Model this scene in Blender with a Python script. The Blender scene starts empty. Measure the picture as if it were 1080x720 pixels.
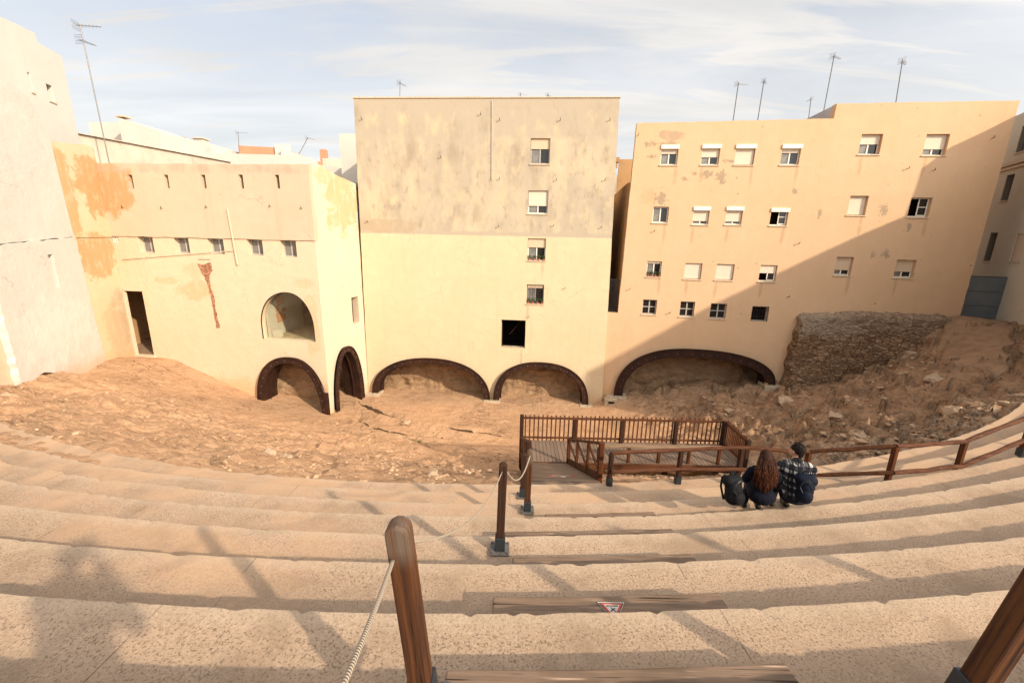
import bpy, bmesh, math, random
import numpy as np
from mathutils import Vector, Matrix
random.seed(7); RNG = np.random.default_rng(7)
sc = bpy.context.scene; COL = sc.collection
PI = math.pi; rad = math.radians

# ------------------------------------------------------------------ camera model (also used to survey the place)
F, PITCH, ROLL, EYE = 450.0, rad(14.1), rad(1.2), 11.0
fwd = np.array([0, math.cos(PITCH), -math.sin(PITCH)]); r0 = np.array([1.0, 0, 0]); u0 = np.cross(r0, fwd)
CR = r0*math.cos(ROLL)+u0*math.sin(ROLL); CU = -r0*math.sin(ROLL)+u0*math.cos(ROLL)
CO = np.array([0, 0, EYE])
def ray(x, y): return fwd+CR*(x-540)/F+CU*(360-y)/F
def at_z(x, y, z): v = ray(x, y); return CO+v*((z-EYE)/v[2])
def at_y(x, y, Y): v = ray(x, y); return CO+v*(Y/v[1])
def on_plane(x, y, p, n): v = ray(x, y); return CO+v*(np.dot(p-CO, n)/np.dot(v, n))

class Frame:
    """vertical wall frame: u along the wall, v into it, z up"""
    def __init__(s, o, a):
        s.o = np.array(o, float); s.a = a
        s.u = np.array([math.cos(a), -math.sin(a), 0]); s.v = np.array([math.sin(a), math.cos(a), 0])
        s.M = Matrix.Translation(Vector(s.o)) @ Matrix.Rotation(-a, 4, 'Z')
    def uz(s, x, y, v=0.0):
        o = s.o+s.v*v; p = on_plane(x, y, o, s.v); return float((p-o)@s.u), float(p[2])
    def w(s, u, v, z): return s.o+s.u*u+s.v*v+np.array([0, 0, z])

# ------------------------------------------------------------------ noise
def _h(ix, iy, seed):
    n = (ix.astype(np.int64)*374761393+iy.astype(np.int64)*668265263+seed*1442695041) & 0xffffffff
    n = ((n ^ (n >> 13))*1274126177) & 0xffffffff
    return ((n ^ (n >> 16)) & 0xffff)/32767.5-1.0
def vn(x, y, seed=0):
    x = np.asarray(x, float); y = np.asarray(y, float)
    ix = np.floor(x); iy = np.floor(y); fx = x-ix; fy = y-iy
    fx = fx*fx*fx*(fx*(fx*6-15)+10); fy = fy*fy*fy*(fy*(fy*6-15)+10)
    a = _h(ix, iy, seed); b = _h(ix+1, iy, seed); c = _h(ix, iy+1, seed); d = _h(ix+1, iy+1, seed)
    return (a*(1-fx)+b*fx)*(1-fy)+(c*(1-fx)+d*fx)*fy
def fbm(x, y, seed=0, o=4, g=.5):
    t = 0; am = 1; s = 0
    for i in range(o):
        t = t+am*vn(x*2**i+13.7*i, y*2**i-7.1*i, seed+i); s += am; am *= g
    return t/s
def ridg(x, y, seed=0, o=4):
    t = 0; am = 1; s = 0
    for i in range(o):
        t = t+am*(1-np.abs(vn(x*2**i+5.3*i, y*2**i+9.1*i, seed+i))*2); s += am; am *= .55
    return t/s
def sstep(a, b, x): t = np.clip((x-a)/(b-a), 0, 1); return t*t*(3-2*t)

# ------------------------------------------------------------------ object helpers
def tag(o, label=None, cat=None, group=None, kind=None):
    if label: o['label'] = label
    if cat: o['category'] = cat
    if group: o['group'] = group
    if kind: o['kind'] = kind
    return o
def link(o, parent=None, M=None):
    COL.objects.link(o)
    if parent is not None:
        o.parent = parent
    if M is not None: o.matrix_basis = M
    return o
def thing(name, label, cat, M=None, group=None):
    o = bpy.data.objects.new(name, None); o.empty_display_size = .3
    link(o, None, M if M is not None else Matrix.Identity(4)); return tag(o, label, cat, group)
def T(x, y, z, rz=0): return Matrix.Translation((x, y, z)) @ Matrix.Rotation(rz, 4, 'Z')

class MB:
    def __init__(s): s.v = []; s.f = []; s.uv = None
    def add(s, vs, fs):
        n = len(s.v); s.v += [tuple(map(float, p)) for p in vs]; s.f += [tuple(i+n for i in f) for f in fs]; return s
    def box(s, x0, x1, y0, y1, z0, z1, M=None):
        p = [(x, y, z) for z in (z0, z1) for y in (y0, y1) for x in (x0, x1)]
        if M is not None: p = [tuple(M @ Vector(q)) for q in p]
        return s.add(p, [(0, 2, 3, 1), (4, 5, 7, 6), (0, 1, 5, 4), (1, 3, 7, 5), (3, 2, 6, 7), (2, 0, 4, 6)])
    def bar(s, p, q, w, h=None, up=(0, 0, 1), ch=0.0):
        h = h or w; p = Vector(p); q = Vector(q); d = (q-p).normalized(); up = Vector(up)
        x = d.cross(up)
        if x.length < 1e-3: x = d.cross(Vector((0, 1, 0)))
        x.normalize(); y = x.cross(d).normalized()
        c = ch if ch else min(w, h)*.12
        prof = [(-w/2+c, -h/2), (w/2-c, -h/2), (w/2, -h/2+c), (w/2, h/2-c), (w/2-c, h/2), (-w/2+c, h/2), (-w/2, h/2-c), (-w/2, -h/2+c)]
        vs = [tuple(e+x*a+y*b) for e in (p, q) for a, b in prof]
        fs = [(i, (i+1) % 8, 8+(i+1) % 8, 8+i) for i in range(8)]+[tuple(range(7, -1, -1)), tuple(range(8, 16))]
        return s.add(vs, fs)
    def tube(s, pts, r, n=8, caps=True):
        pts = [Vector(p) for p in pts]; m = len(pts); rs = r if isinstance(r, (list, tuple)) else [r]*m
        vs = []; t0 = (pts[1]-pts[0]).normalized(); a = t0.orthogonal().normalized()
        for i, p in enumerate(pts):
            t = (pts[min(i+1, m-1)]-pts[max(i-1, 0)]).normalized()
            a = (a-t*a.dot(t)).normalized(); b = t.cross(a)
            vs += [tuple(p+(a*math.cos(2*PI*k/n)+b*math.sin(2*PI*k/n))*rs[i]) for k in range(n)]
        fs = [(i*n+k, i*n+(k+1) % n, (i+1)*n+(k+1) % n, (i+1)*n+k) for i in range(m-1) for k in range(n)]
        if caps: fs += [tuple(range(n-1, -1, -1)), tuple(range((m-1)*n, m*n))]
        return s.add(vs, fs)
    def ell(s, c, r, M=None, nu=16, nv=10):
        vs = [];
        for j in range(nv+1):
            th = PI*j/nv
            for i in range(nu):
                ph = 2*PI*i/nu
                q = Vector((r[0]*math.sin(th)*math.cos(ph), r[1]*math.sin(th)*math.sin(ph), r[2]*math.cos(th)))
                if M is not None: q = M @ q
                vs.append((c[0]+q.x, c[1]+q.y, c[2]+q.z))
        fs = [(j*nu+i, (j+1)*nu+i, (j+1)*nu+(i+1) % nu, j*nu+(i+1) % nu) for j in range(nv) for i in range(nu)]
        return s.add(vs, fs)
    def cap(s, p, q, ra, rb, n=12):
        p = Vector(p); q = Vector(q); d = (q-p); L = d.length; d.normalize()
        pts = []; rs = []
        for k in range(5): t = PI/2*(1-k/4.0); pts.append(p-d*ra*math.sin(t)); rs.append(max(ra*math.cos(t), 1e-4))
        for k in range(5): t = PI/2*(k/4.0); pts.append(q+d*rb*math.sin(t)); rs.append(max(rb*math.cos(t), 1e-4))
        return s.tube(pts, rs, n)
    def prism(s, poly, v0, v1):      # poly in (u,z), extruded along v
        n = len(poly)
        vs = [(u, v0, z) for u, z in poly]+[(u, v1, z) for u, z in poly]
        return s.add(vs, [tuple(range(n)), tuple(range(2*n-1, n-1, -1))]+[(i, i+n, (i+1) % n+n, (i+1) % n) for i in range(n)])
    def mesh(s, name, smooth=False, fix=True):
        me = bpy.data.meshes.new(name); me.from_pydata(s.v, [], s.f); me.update()
        if fix:
            bm = bmesh.new(); bm.from_mesh(me); bmesh.ops.recalc_face_normals(bm, faces=bm.faces); bm.to_mesh(me); bm.free()
        if smooth: me.polygons.foreach_set('use_smooth', [True]*len(me.polygons))
        return me
    def build(s, name, mat, parent=None, M=None, smooth=False, bevel=0):
        o = bpy.data.objects.new(name, s.mesh(name, smooth)); o.data.materials.append(mat)
        link(o, parent, M)
        if bevel:
            b = o.modifiers.new('b', 'BEVEL'); b.width = bevel; b.segments = 2; b.limit_method = 'ANGLE'
        return o
def remesh(mb, name, mat, voxel, parent=None, M=None, sm=2):
    me = mb.mesh('tmp'); o = bpy.data.objects.new('tmp', me); COL.objects.link(o)
    m = o.modifiers.new('r', 'REMESH'); m.mode = 'VOXEL'; m.voxel_size = voxel; m.use_smooth_shade = True
    if sm: k = o.modifiers.new('s', 'SMOOTH'); k.iterations = sm; k.factor = .5
    dg = bpy.context.evaluated_depsgraph_get(); dg.update()
    res = bpy.data.meshes.new_from_object(o.evaluated_get(dg)); bpy.data.objects.remove(o); bpy.data.meshes.remove(me)
    res.name = name; res.materials.clear(); res.materials.append(mat)
    res.polygons.foreach_set('use_smooth', [True]*len(res.polygons))
    r = bpy.data.objects.new(name, res); return link(r, parent, M)
def npmesh(name, V, Fq, mat, parent=None, M=None, smooth=True, uv=None):
    me = bpy.data.meshes.new(name); nv = len(V); nf = len(Fq)
    me.vertices.add(nv); me.vertices.foreach_set('co', np.asarray(V, np.float32).ravel())
    me.loops.add(nf*4); me.loops.foreach_set('vertex_index', np.asarray(Fq, np.int32).ravel())
    me.polygons.add(nf); me.polygons.foreach_set('loop_start', np.arange(0, nf*4, 4, dtype=np.int32))
    me.polygons.foreach_set('loop_total', np.full(nf, 4, np.int32))
    me.polygons.foreach_set('use_smooth', np.full(nf, smooth, bool))
    me.update(calc_edges=True); me.validate()
    if uv is not None:
        l = me.uv_layers.new(name='UV'); l.data.foreach_set('uv', np.asarray(uv, np.float32)[np.asarray(Fq).ravel()].ravel())
    me.materials.append(mat); o = bpy.data.objects.new(name, me); return link(o, parent, M)
def gridfaces(nr, nc):
    i = np.arange(nr-1)[:, None]*nc+np.arange(nc-1)[None]; i = i.ravel()
    return np.stack([i, i+1, i+nc+1, i+nc], 1)

def wob(loop, step=.35, amp=.012, seed=1, closed=True):
    out = []; n = len(loop); rnd = random.Random(seed)
    for i in range(n if closed else n-1):
        (a, b), (c, d) = loop[i], loop[(i+1) % n]; L = math.hypot(c-a, d-b); k = max(1, int(L/step))
        for j in range(k):
            t = j/k; o = amp*rnd.uniform(-1, 1) if j else amp*.3*rnd.uniform(-1, 1)
            out.append((a+(c-a)*t+(d-b)/max(L, 1e-6)*o, b+(d-b)*t-(c-a)/max(L, 1e-6)*o))
    return out
def panel(name, outer, holes, v0, v1, mat, parent, M=None):
    cu = bpy.data.curves.new('tmp', 'CURVE'); cu.dimensions = '2D'; cu.fill_mode = 'BOTH'; cu.extrude = abs(v1-v0)/2
    for lp in [outer]+holes:
        sp = cu.splines.new('POLY'); sp.points.add(len(lp)-1)
        for p, (u, z) in zip(sp.points, lp): p.co = (u, z, 0, 1)
        sp.use_cyclic_u = True
    o = bpy.data.objects.new('tmp', cu); COL.objects.link(o)
    dg = bpy.context.evaluated_depsgraph_get(); dg.update()
    me = bpy.data.meshes.new_from_object(o.evaluated_get(dg)); bpy.data.objects.remove(o); bpy.data.curves.remove(cu)
    mid = (v0+v1)/2
    for v in me.vertices: v.co = (v.co.x, mid-v.co.z, v.co.y)
    me.name = name; me.materials.clear(); me.materials.append(mat)
    me.polygons.foreach_set('use_smooth', [False]*len(me.polygons)); me.update()
    return link(bpy.data.objects.new(name, me), parent, M)
def rect(u0, u1, z0, z1): return [(u0, z0), (u1, z0), (u1, z1), (u0, z1)]

# ------------------------------------------------------------------ materials
class NT:
    def __init__(s, name):
        s.m = bpy.data.materials.new(name); s.m.use_nodes = True; s.t = s.m.node_tree; s.t.nodes.clear()
        s.out = s.t.nodes.new('ShaderNodeOutputMaterial'); s.b = s.t.nodes.new('ShaderNodeBsdfPrincipled')
        s.t.links.new(s.b.outputs[0], s.out.inputs[0]); s.tc = s.t.nodes.new('ShaderNodeTexCoord')
        s.obj = s.tc.outputs['Object']; s.uv = s.tc.outputs['UV']
    def S(s, i, v):
        if hasattr(v, 'is_output'): s.t.links.new(v, i)
        elif isinstance(v, (tuple, list)) and i.type == 'RGBA' and len(v) == 3: i.default_value = (*v, 1)
        else: i.default_value = v
    def N(s, typ, **kw):
        n = s.t.nodes.new(typ)
        for k, v in kw.items():
            if k.startswith('_'): setattr(n, k[1:], v)
            else: s.S(n.inputs[k.replace('__', ' ')], v)
        return n
    def math(s, op, a, b=0.0, c=None):
        n = s.t.nodes.new('ShaderNodeMath'); n.operation = op; s.S(n.inputs[0], a); s.S(n.inputs[1], b)
        if c is not None: s.S(n.inputs[2], c)
        return n.outputs[0]
    def mapv(s, vec, sc=(1, 1, 1), rot=(0, 0, 0), loc=(0, 0, 0)):
        n = s.t.nodes.new('ShaderNodeMapping'); s.t.links.new(vec, n.inputs[0])
        n.inputs['Scale'].default_value = sc; n.inputs['Rotation'].default_value = rot; n.inputs['Location'].default_value = loc
        return n.outputs[0]
    def noise(s, scale, detail=4, rough=.55, vec=None, dist=0.0):
        n = s.t.nodes.new('ShaderNodeTexNoise'); s.t.links.new(vec if vec is not None else s.obj, n.inputs['Vector'])
        n.inputs['Scale'].default_value = scale; n.inputs['Detail'].default_value = detail; n.inputs['Roughness'].default_value = rough; n.inputs['Distortion'].default_value = dist
        return n.outputs['Fac']
    def vor(s, scale, feature='F1', vec=None, out='Distance', rnd=1.0):
        n = s.t.nodes.new('ShaderNodeTexVoronoi'); n.feature = feature; s.t.links.new(vec if vec is not None else s.obj, n.inputs['Vector'])
        n.inputs['Scale'].default_value = scale; n.inputs['Randomness'].default_value = rnd
        return n.outputs[out]
    def ramp(s, v, lo, hi, a=0.0, b=1.0, smooth=True):
        n = s.t.nodes.new('ShaderNodeMapRange'); n.interpolation_type = 'SMOOTHSTEP' if smooth else 'LINEAR'
        s.S(n.inputs[0], v); n.inputs[1].default_value = lo; n.inputs[2].default_value = hi; n.inputs[3].default_value = a; n.inputs[4].default_value = b
        return n.outputs[0]
    def mix(s, f, a, b, mode='MIX'):
        n = s.t.nodes.new('ShaderNodeMix'); n.data_type = 'RGBA'; n.blend_type = mode
        s.S(n.inputs[0], f); s.S(n.inputs[6], a); s.S(n.inputs[7], b); return n.outputs[2]
    def xyz(s, vec=None):
        n = s.t.nodes.new('ShaderNodeSeparateXYZ'); s.t.links.new(vec if vec is not None else s.obj, n.inputs[0]); return n.outputs
    def bump(s, h, strength=.5, dist=.02, prev=None):
        n = s.t.nodes.new('ShaderNodeBump'); s.S(n.inputs['Height'], h); n.inputs['Strength'].default_value = strength; n.inputs['Distance'].default_value = dist
        if prev is not None: s.t.links.new(prev, n.inputs['Normal'])
        return n.outputs[0]
    def done(s, col, rough=.9, bump=None, spec=.25, metal=0.0):
        s.S(s.b.inputs['Base Color'], col); s.S(s.b.inputs['Roughness'], rough); s.b.inputs['Specular IOR Level'].default_value = spec; s.b.inputs['Metallic'].default_value = metal
        if bump is not None: s.t.links.new(bump, s.b.inputs['Normal'])
        return s.m
def lin(c): return tuple(((x/12.92) if x <= .04045 else ((x+.055)/1.055)**2.4) for x in c)
def hx(r, g, b): return lin((r/255, g/255, b/255))

def ell_mask(n, x, z, w, u, zc, ru, rz, amp=.6, soft=.12):
    a = n.math('DIVIDE', n.math('SUBTRACT', x, u), ru); b = n.math('DIVIDE', n.math('SUBTRACT', z, zc), rz)
    d = n.math('SQRT', n.math('ADD', n.math('MULTIPLY', a, a), n.math('MULTIPLY', b, b)))
    v = n.math('ADD', n.math('SUBTRACT', 1.0, d), n.math('MULTIPLY', n.math('SUBTRACT', w, .5), amp*2))
    return n.ramp(v, 0, soft)
def plaster(name, base, alt=None, layers=(), vary=.14, bump=.25, streaks=.12, speck=None, grime_foot=None, cracks=.32):
    n = NT(name); x, y, z = n.xyz()
    big = n.noise(.35, 5, .6); mid = n.noise(1.7, 6, .65); fine = n.noise(28, 3, .6)
    warp = n.noise(1.1, 7, .68); wfine = n.noise(4.5, 5, .7)
    col = n.mix(n.ramp(big, .3, .7), base, alt or tuple(c*.86 for c in base))
    for L in layers:
        if L[0] == 'above':     # colour above a height, ragged edge
            _, c, z0, soft, amp = L[:5]
            v = n.math('ADD', n.math('SUBTRACT', z, z0), n.math('MULTIPLY', n.math('SUBTRACT', warp, .5), amp))
            col = n.mix(n.ramp(v, 0, soft), col, c)
        elif L[0] == 'ell':
            _, c, u, zc, ru, rz, amp = L[:7]
            fac = n.math('MULTIPLY', ell_mask(n, x, z, warp if max(ru, rz) > .7 else wfine, u, zc, ru, rz, amp*(1.25 if max(ru, rz) > .7 else 1.8), (L[7] if len(L) > 7 else .12)+.10), n.ramp(n.noise(1.0, 6, .7, n.mapv(n.obj, (3.2, 3.2, 1.1))), .34, .52, .35, 1))
            col = n.mix(n.math('MULTIPLY', fac, L[8] if len(L) > 8 else 1.0), col, c)
        elif L[0] == 'patch':   # blotches within a height band
            _, c, z0, z1, sc_, lo, hi = L[:7]
            p = n.noise(sc_, 7, .62, n.mapv(n.obj, (1, 1, .5), loc=(L[7] if len(L) > 7 else 0, 0, 3)))
            m = n.math('MULTIPLY', n.ramp(p, lo-.03, hi+.04), n.math('MULTIPLY', n.ramp(z, z0, z0+.25), n.ramp(z, z1-.4, z1, 1, 0)))
            col = n.mix(m, col, c)
    st = n.noise(1.0, 5, .6, n.mapv(n.obj, (2.6, 2.6, .13)))
    col = n.mix(n.ramp(st, .52, .8, 0, streaks), col, tuple(c*.5 for c in base), 'MIX')
    col = n.mix(n.ramp(mid, .35, .75, vary, 0), col, tuple(c*.68 for c in base))
    nv = n.t.nodes.new('ShaderNodeTexNoise'); n.t.links.new(n.obj, nv.inputs['Vector']); nv.inputs['Scale'].default_value = 1.6; nv.inputs['Detail'].default_value = 6
    va = n.t.nodes.new('ShaderNodeVectorMath'); va.operation = 'MULTIPLY_ADD'; n.t.links.new(nv.outputs['Color'], va.inputs[0]); va.inputs[1].default_value = (.9, .9, .9); n.t.links.new(n.obj, va.inputs[2])
    ce = n.vor(.30, 'DISTANCE_TO_EDGE', va.outputs[0]); ckm = n.math('MULTIPLY', n.ramp(ce, .007, .002), n.ramp(big, .52, .58)); col = n.mix(n.math('MULTIPLY', ckm, cracks), col, tuple(c*.35 for c in base))
    if speck:
        s3 = n.math('MULTIPLY', n.math('MULTIPLY', n.ramp(n.noise(3.0, 6, .7, n.mapv(n.obj, (1, 1, 1.3), loc=(5, 0, 2))), .635, .66), n.ramp(n.noise(.42, 2, .5, n.mapv(n.obj, (1, 1, 1), loc=(1.5, 0, 6))), .48, .58)), n.ramp(z, 8.0, 9.5)); col = n.mix(s3, col, speck)
        sp = n.vor(1.3, 'F1', n.mapv(n.obj, (1, 1, 1), loc=(3.1, 0, 1.7))); m = n.math('MULTIPLY', n.ramp(sp, .06, .1, 1, 0), n.ramp(n.noise(.55, 2), .5, .6))
        col = n.mix(m, col, speck)
    if grime_foot is not None:
        v = n.math('ADD', n.math('SUBTRACT', z, grime_foot), n.math('MULTIPLY', n.math('SUBTRACT', warp, .5), 1.6))
        col = n.mix(n.ramp(v, .9, -.2, 0, .55), col, hx(196, 152, 104))
    h = n.math('ADD', n.math('MULTIPLY', mid, 1.0), n.math('MULTIPLY', fine, .18))
    b = n.bump(h, bump, .05)
    return n.done(col, .92, b, .15)
def flat(name, c, rough=.7, spec=.3, metal=0, vary=.25, scale=9, bump=.1):
    n = NT(name); f = n.noise(scale, 4, .6)
    col = n.mix(n.ramp(f, .3, .75), c, tuple(k*(1-vary) for k in c))
    return n.done(col, rough, n.bump(f, bump, .01), spec, metal)

MAT = {}
# centre building: local u -10..6, z 0..18.7
CY = (.62, .485, .305); CB = (.42, .36, .275)
OCHRE = lambda ex: plaster('ochre_plaster', CY, (.65, .515, .335), [
    ('above', CB, 10.85, .05, .12), ('patch', (.55, .455, .315), 11.0, 16.8, .5, .44, .62), ('patch', (.33, .27, .20), 11.0, 18.6, .8, .50, .68, 7.0), ('patch', (.30, .25, .19), 11.0, 16.5, 2.2, .54, .68, 4.0),
    ('patch', (.56, .455, .29), 11.0, 18.2, 1.5, .52, .68, 2.0), ('ell', (.39, .31, .215), -8.3, 11.35, 2.6, .5, .5, .2, .9)]+ex, vary=.2, streaks=.16, grime_foot=-.1)
OR = (.62, .412, .245)
ORANGE = lambda ex: plaster('orange_plaster', OR, (.64, .432, .265), [
    ('ell', (.40, .29, .19), 2.6, 16.75, .75, .3, .9, .1, .8), ('ell', (.50, .345, .19), 1.7, 13.4, .6, .5, 1.2, .2, .6)]+ex, vary=.16, streaks=.12, cracks=.0, speck=(.34, .24, .15), grime_foot=.6)
MAT['low_yellow'] = plaster('pale_yellow_plaster', (.62, .485, .335), (.64, .505, .355), [
    ('ell', (.55, .375, .205), -7.9, 7.4, 1.5, .7, .8, .25, .75), ('ell', (.55, .375, .205), -9.6, 7.9, 1.0, .28, .8, .2, .6), ('ell', (.55, .38, .21), -7.6, 8.6, .9, .5, .9, .3, .5),
    ('ell', (.55, .39, .22), -.75, 5.6, .5, 2.4, 1.0, .3, .6), ('ell', (.56, .4, .24), -1.0, 8.0, .8, .35, .8, .3, .6)], vary=.18, bump=.6, streaks=.1, grime_foot=1.6)
MAT['low_beige'] = plaster('beige_plaster', (.535, .415, .295), (.56, .44, .315), [('ell', (.50, .27, .115), -12.6, 13.0, 2.2, 1.6, .6, .1, .9), ('patch', (.45, .34, .25), 13.8, 14.6, 1.2, .42, .6)], vary=.14, streaks=.15)
MAT['low_side'] = plaster('side_plaster', (.61, .50, .37), (.59, .47, .335), [('ell', (.50, .335, .165), 2.7, 12.7, 1.6, 2.2, 1.1, .2, .8), ('ell', (.51, .35, .18), 1.3, 14, 1.0, .8, 1.1, .2, .7)], vary=.12, streaks=.14, bump=.5, grime_foot=-.1)
MAT['peeled_orange'] = plaster('peeled_orange_plaster', (.60, .49, .33), (.58, .45, .28), [
    ('ell', (.51, .27, .115), -.7, 13.2, 1.25, 1.9, 1.1, .15, .95), ('ell', (.52, .29, .13), -2.6, 12.4, .55, 3.6, .9, .15, .9), ('ell', (.50, .28, .125), -1.4, 9.3, 1.5, 1.35, .8, .1, .9),
    ('ell', (.53, .34, .19), -1.0, 5.0, 1.3, 1.8, 1.1, .25, .7), ('ell', (.50, .37, .25), -.4, 7.0, .5, .4, 1.2, .2, .8)], vary=.2, streaks=.15, bump=.5, grime_foot=3.4)
MAT['white_render'] = plaster('white_render', (.59, .56, .505), (.55, .515, .455), [('ell', (.66, .625, .56), -3, 6, 4, 2, .9, .5, .7)], vary=.14, bump=.7, streaks=.12, grime_foot=3.6)
MAT['white_tower'] = plaster('cream_render', (.59, .555, .495), (.56, .52, .46), vary=.06, streaks=.05)
MAT['grey_render'] = plaster('greyish_render', (.58, .51, .39), (.55, .48, .365), vary=.1, streaks=.1)
MAT['side_grey'] = plaster('grey_side_render', (.50, .47, .45), None, vary=.1)
MAT['white_far'] = plaster('whitewash', (.56, .515, .455), (.52, .47, .41), vary=.08, streaks=.1)
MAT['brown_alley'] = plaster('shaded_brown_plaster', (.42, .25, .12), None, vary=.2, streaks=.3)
MAT['red_far'] = plaster('terracotta_wall', (.52, .26, .15), None, vary=.2)
MAT['stain_white'] = plaster('stained_whitewash', (.60, .52, .42), (.53, .44, .34), [('patch', (.42, .32, .23), 0, 40, .8, .55, .7)], vary=.25, streaks=.35)
MAT['frame_white'] = flat('white_frame', (.78, .72, .62), .5, .3, vary=.08)
MAT['frame_grey'] = flat('grey_frame', (.45, .41, .36), .5, .3, vary=.15)
MAT['sill'] = flat('stone_sill', (.62, .48, .33), .8, .2)
MAT['glass'] = flat('dark_glass', (.018, .017, .016), .08, .5, vary=.1, bump=0)
MAT['glass_sheer'] = flat('curtained_glass', (.22, .21, .19), .15, .5, vary=.5, scale=3, bump=0)
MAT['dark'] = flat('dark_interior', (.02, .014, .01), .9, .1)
MAT['iron'] = flat('black_iron', (.022, .02, .02), .55, .4)
MAT['galv'] = flat('galvanised_steel', (.16, .15, .145), .45, .5, .6)
MAT['brick_red'] = flat('terracotta_pot', (.42, .13, .06), .8, .2)
MAT['leaf'] = flat('plant_leaf', (.06, .085, .025), .7, .3, vary=.5)
def m_shutter():
    n = NT('roller_shutter'); x, y, z = n.xyz(); w = n.math('FRACT', n.math('MULTIPLY', z, 18.0))
    col = n.mix(n.ramp(w, .0, .2), (.44, .37, .28), (.68, .59, .46)); col = n.mix(n.ramp(n.noise(3, 4), .4, .8, 0, .3), col, (.5, .4, .3))
    return n.done(col, .55, n.bump(w, .5, .012), .3)
MAT['shutter'] = m_shutter()
def m_shutter2():
    n = NT('beige_shutter'); x, y, z = n.xyz(); w = n.math('FRACT', n.math('MULTIPLY', z, 16.0))
    col = n.mix(n.ramp(w, .0, .2), (.36, .27, .19), (.62, .47, .32)); return n.done(col, .6, n.bump(w, .5, .012), .3)
MAT['shutter_beige'] = m_shutter2()
def m_corten():
    n = NT('corten_steel'); a = n.noise(2.2, 7, .65); b = n.noise(25, 4, .6)
    col = n.mix(n.ramp(a, .3, .7), (.050, .020, .011), (.020, .010, .007)); col = n.mix(n.ramp(b, .55, .8, 0, .5), col, (.10, .036, .014))
    return n.done(col, .62, n.bump(b, .3, .01), .2, .1)
MAT['corten'] = m_corten()
def m_wood(name, c1, c2, axis=2, grey=None, gz=None):
    n = NT(name); sc_ = [26, 26, 26]; sc_[axis] = 1.1
    g = n.noise(1.0, 6, .65, n.mapv(n.obj, tuple(sc_)), .6); k = n.noise(2.5, 3, .5)
    col = n.mix(n.ramp(g, .3, .7), c1, c2); col = n.mix(n.ramp(k, .45, .8, 0, .55), col, tuple(c*.45 for c in c2))
    s2 = [60, 60, 60]; s2[axis] = 1.6; cr_ = n.noise(1.0, 3, .5, n.mapv(n.obj, tuple(s2))); col = n.mix(n.ramp(cr_, .62, .68, 0, .85), col, (.012, .006, .004)); col = n.mix(n.math('MULTIPLY', n.ramp(cr_, .40, .30), n.ramp(k, .5, .65)), col, tuple(min(1, q*1.9+.02) for q in c1))
    if grey:
        x, y, z = n.xyz(); col = n.mix(n.math('MULTIPLY', n.ramp(z, gz-.16, gz-.03), n.ramp(g, .25, .6)), col, grey)
    return n.done(col, n.ramp(g, .3, .7, .6, .8), n.bump(n.math('ADD', g, cr_), .6, .006), .18)
MAT['wood_z'] = m_wood('varnished_wood', (.125, .040, .012), (.05, .016, .007))
MAT['wood_post'] = m_wood('varnished_post_wood', (.115, .043, .014), (.036, .014, .007), 2, (.12, .085, .062), .93)
MAT['wood_dark'] = m_wood('dark_stained_wood', (.055, .024, .013), (.028, .013, .008))
MAT['wood_x'] = m_wood('rail_wood', (.125, .046, .018), (.06, .021, .009), 0)
MAT['wood_y'] = m_wood('brace_wood', (.115, .042, .016), (.06, .021, .009), 1)
MAT['wood_top'] = m_wood('weathered_board', (.27, .18, .115), (.18, .11, .065), 0)
MAT['step_board'] = m_wood('worn_step_board', (.23, .155, .105), (.145, .095, .062), 0)
def m_deck(axis):
    n = NT('deck_boards'); x, y, z = n.xyz(); c = x if axis == 0 else y
    t = n.math('MULTIPLY', c, 1/.14); fr = n.math('FRACT', t); idn = n.N('ShaderNodeTexWhiteNoise', _noise_dimensions='1D', W=n.math('FLOOR', t)).outputs['Value']
    g = n.noise(1.0, 5, .6, n.mapv(n.obj, (12, 1.5, 1) if axis == 0 else (1.5, 12, 1)))
    col = n.mix(idn, (.17, .115, .08), (.23, .16, .11)); col = n.mix(n.ramp(g, .35, .7, .35, 0), col, (.12, .075, .05))
    gap = n.ramp(n.math('ABSOLUTE', n.math('SUBTRACT', fr, .5)), .43, .47); col = n.mix(gap, col, (.02, .012, .008))
    return n.done(col, .7, n.bump(n.math('SUBTRACT', 1.0, gap), .7, .01), .3)
MAT['deck_x'] = m_deck(0); MAT['deck_y'] = m_deck(1)
MAT['shoe'] = flat('dark_painted_steel', (.030, .036, .042), .45, .45, .3, bump=.05)
MAT['plate'] = flat('steel_base_plate', (.16, .145, .13), .5, .4, .4)
def m_rope():
    n = NT('hemp_rope'); x, y, z = n.xyz(n.uv); w = n.math('SINE', n.math('ADD', n.math('MULTIPLY', y, 520.0), n.math('MULTIPLY', x, 6.283)))
    col = n.mix(n.ramp(w, -.9, .4), (.24, .185, .13), (.46, .38, .29)); return n.done(col, .9, n.bump(w, .6, .004), .15)
MAT['rope'] = m_rope()

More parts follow.
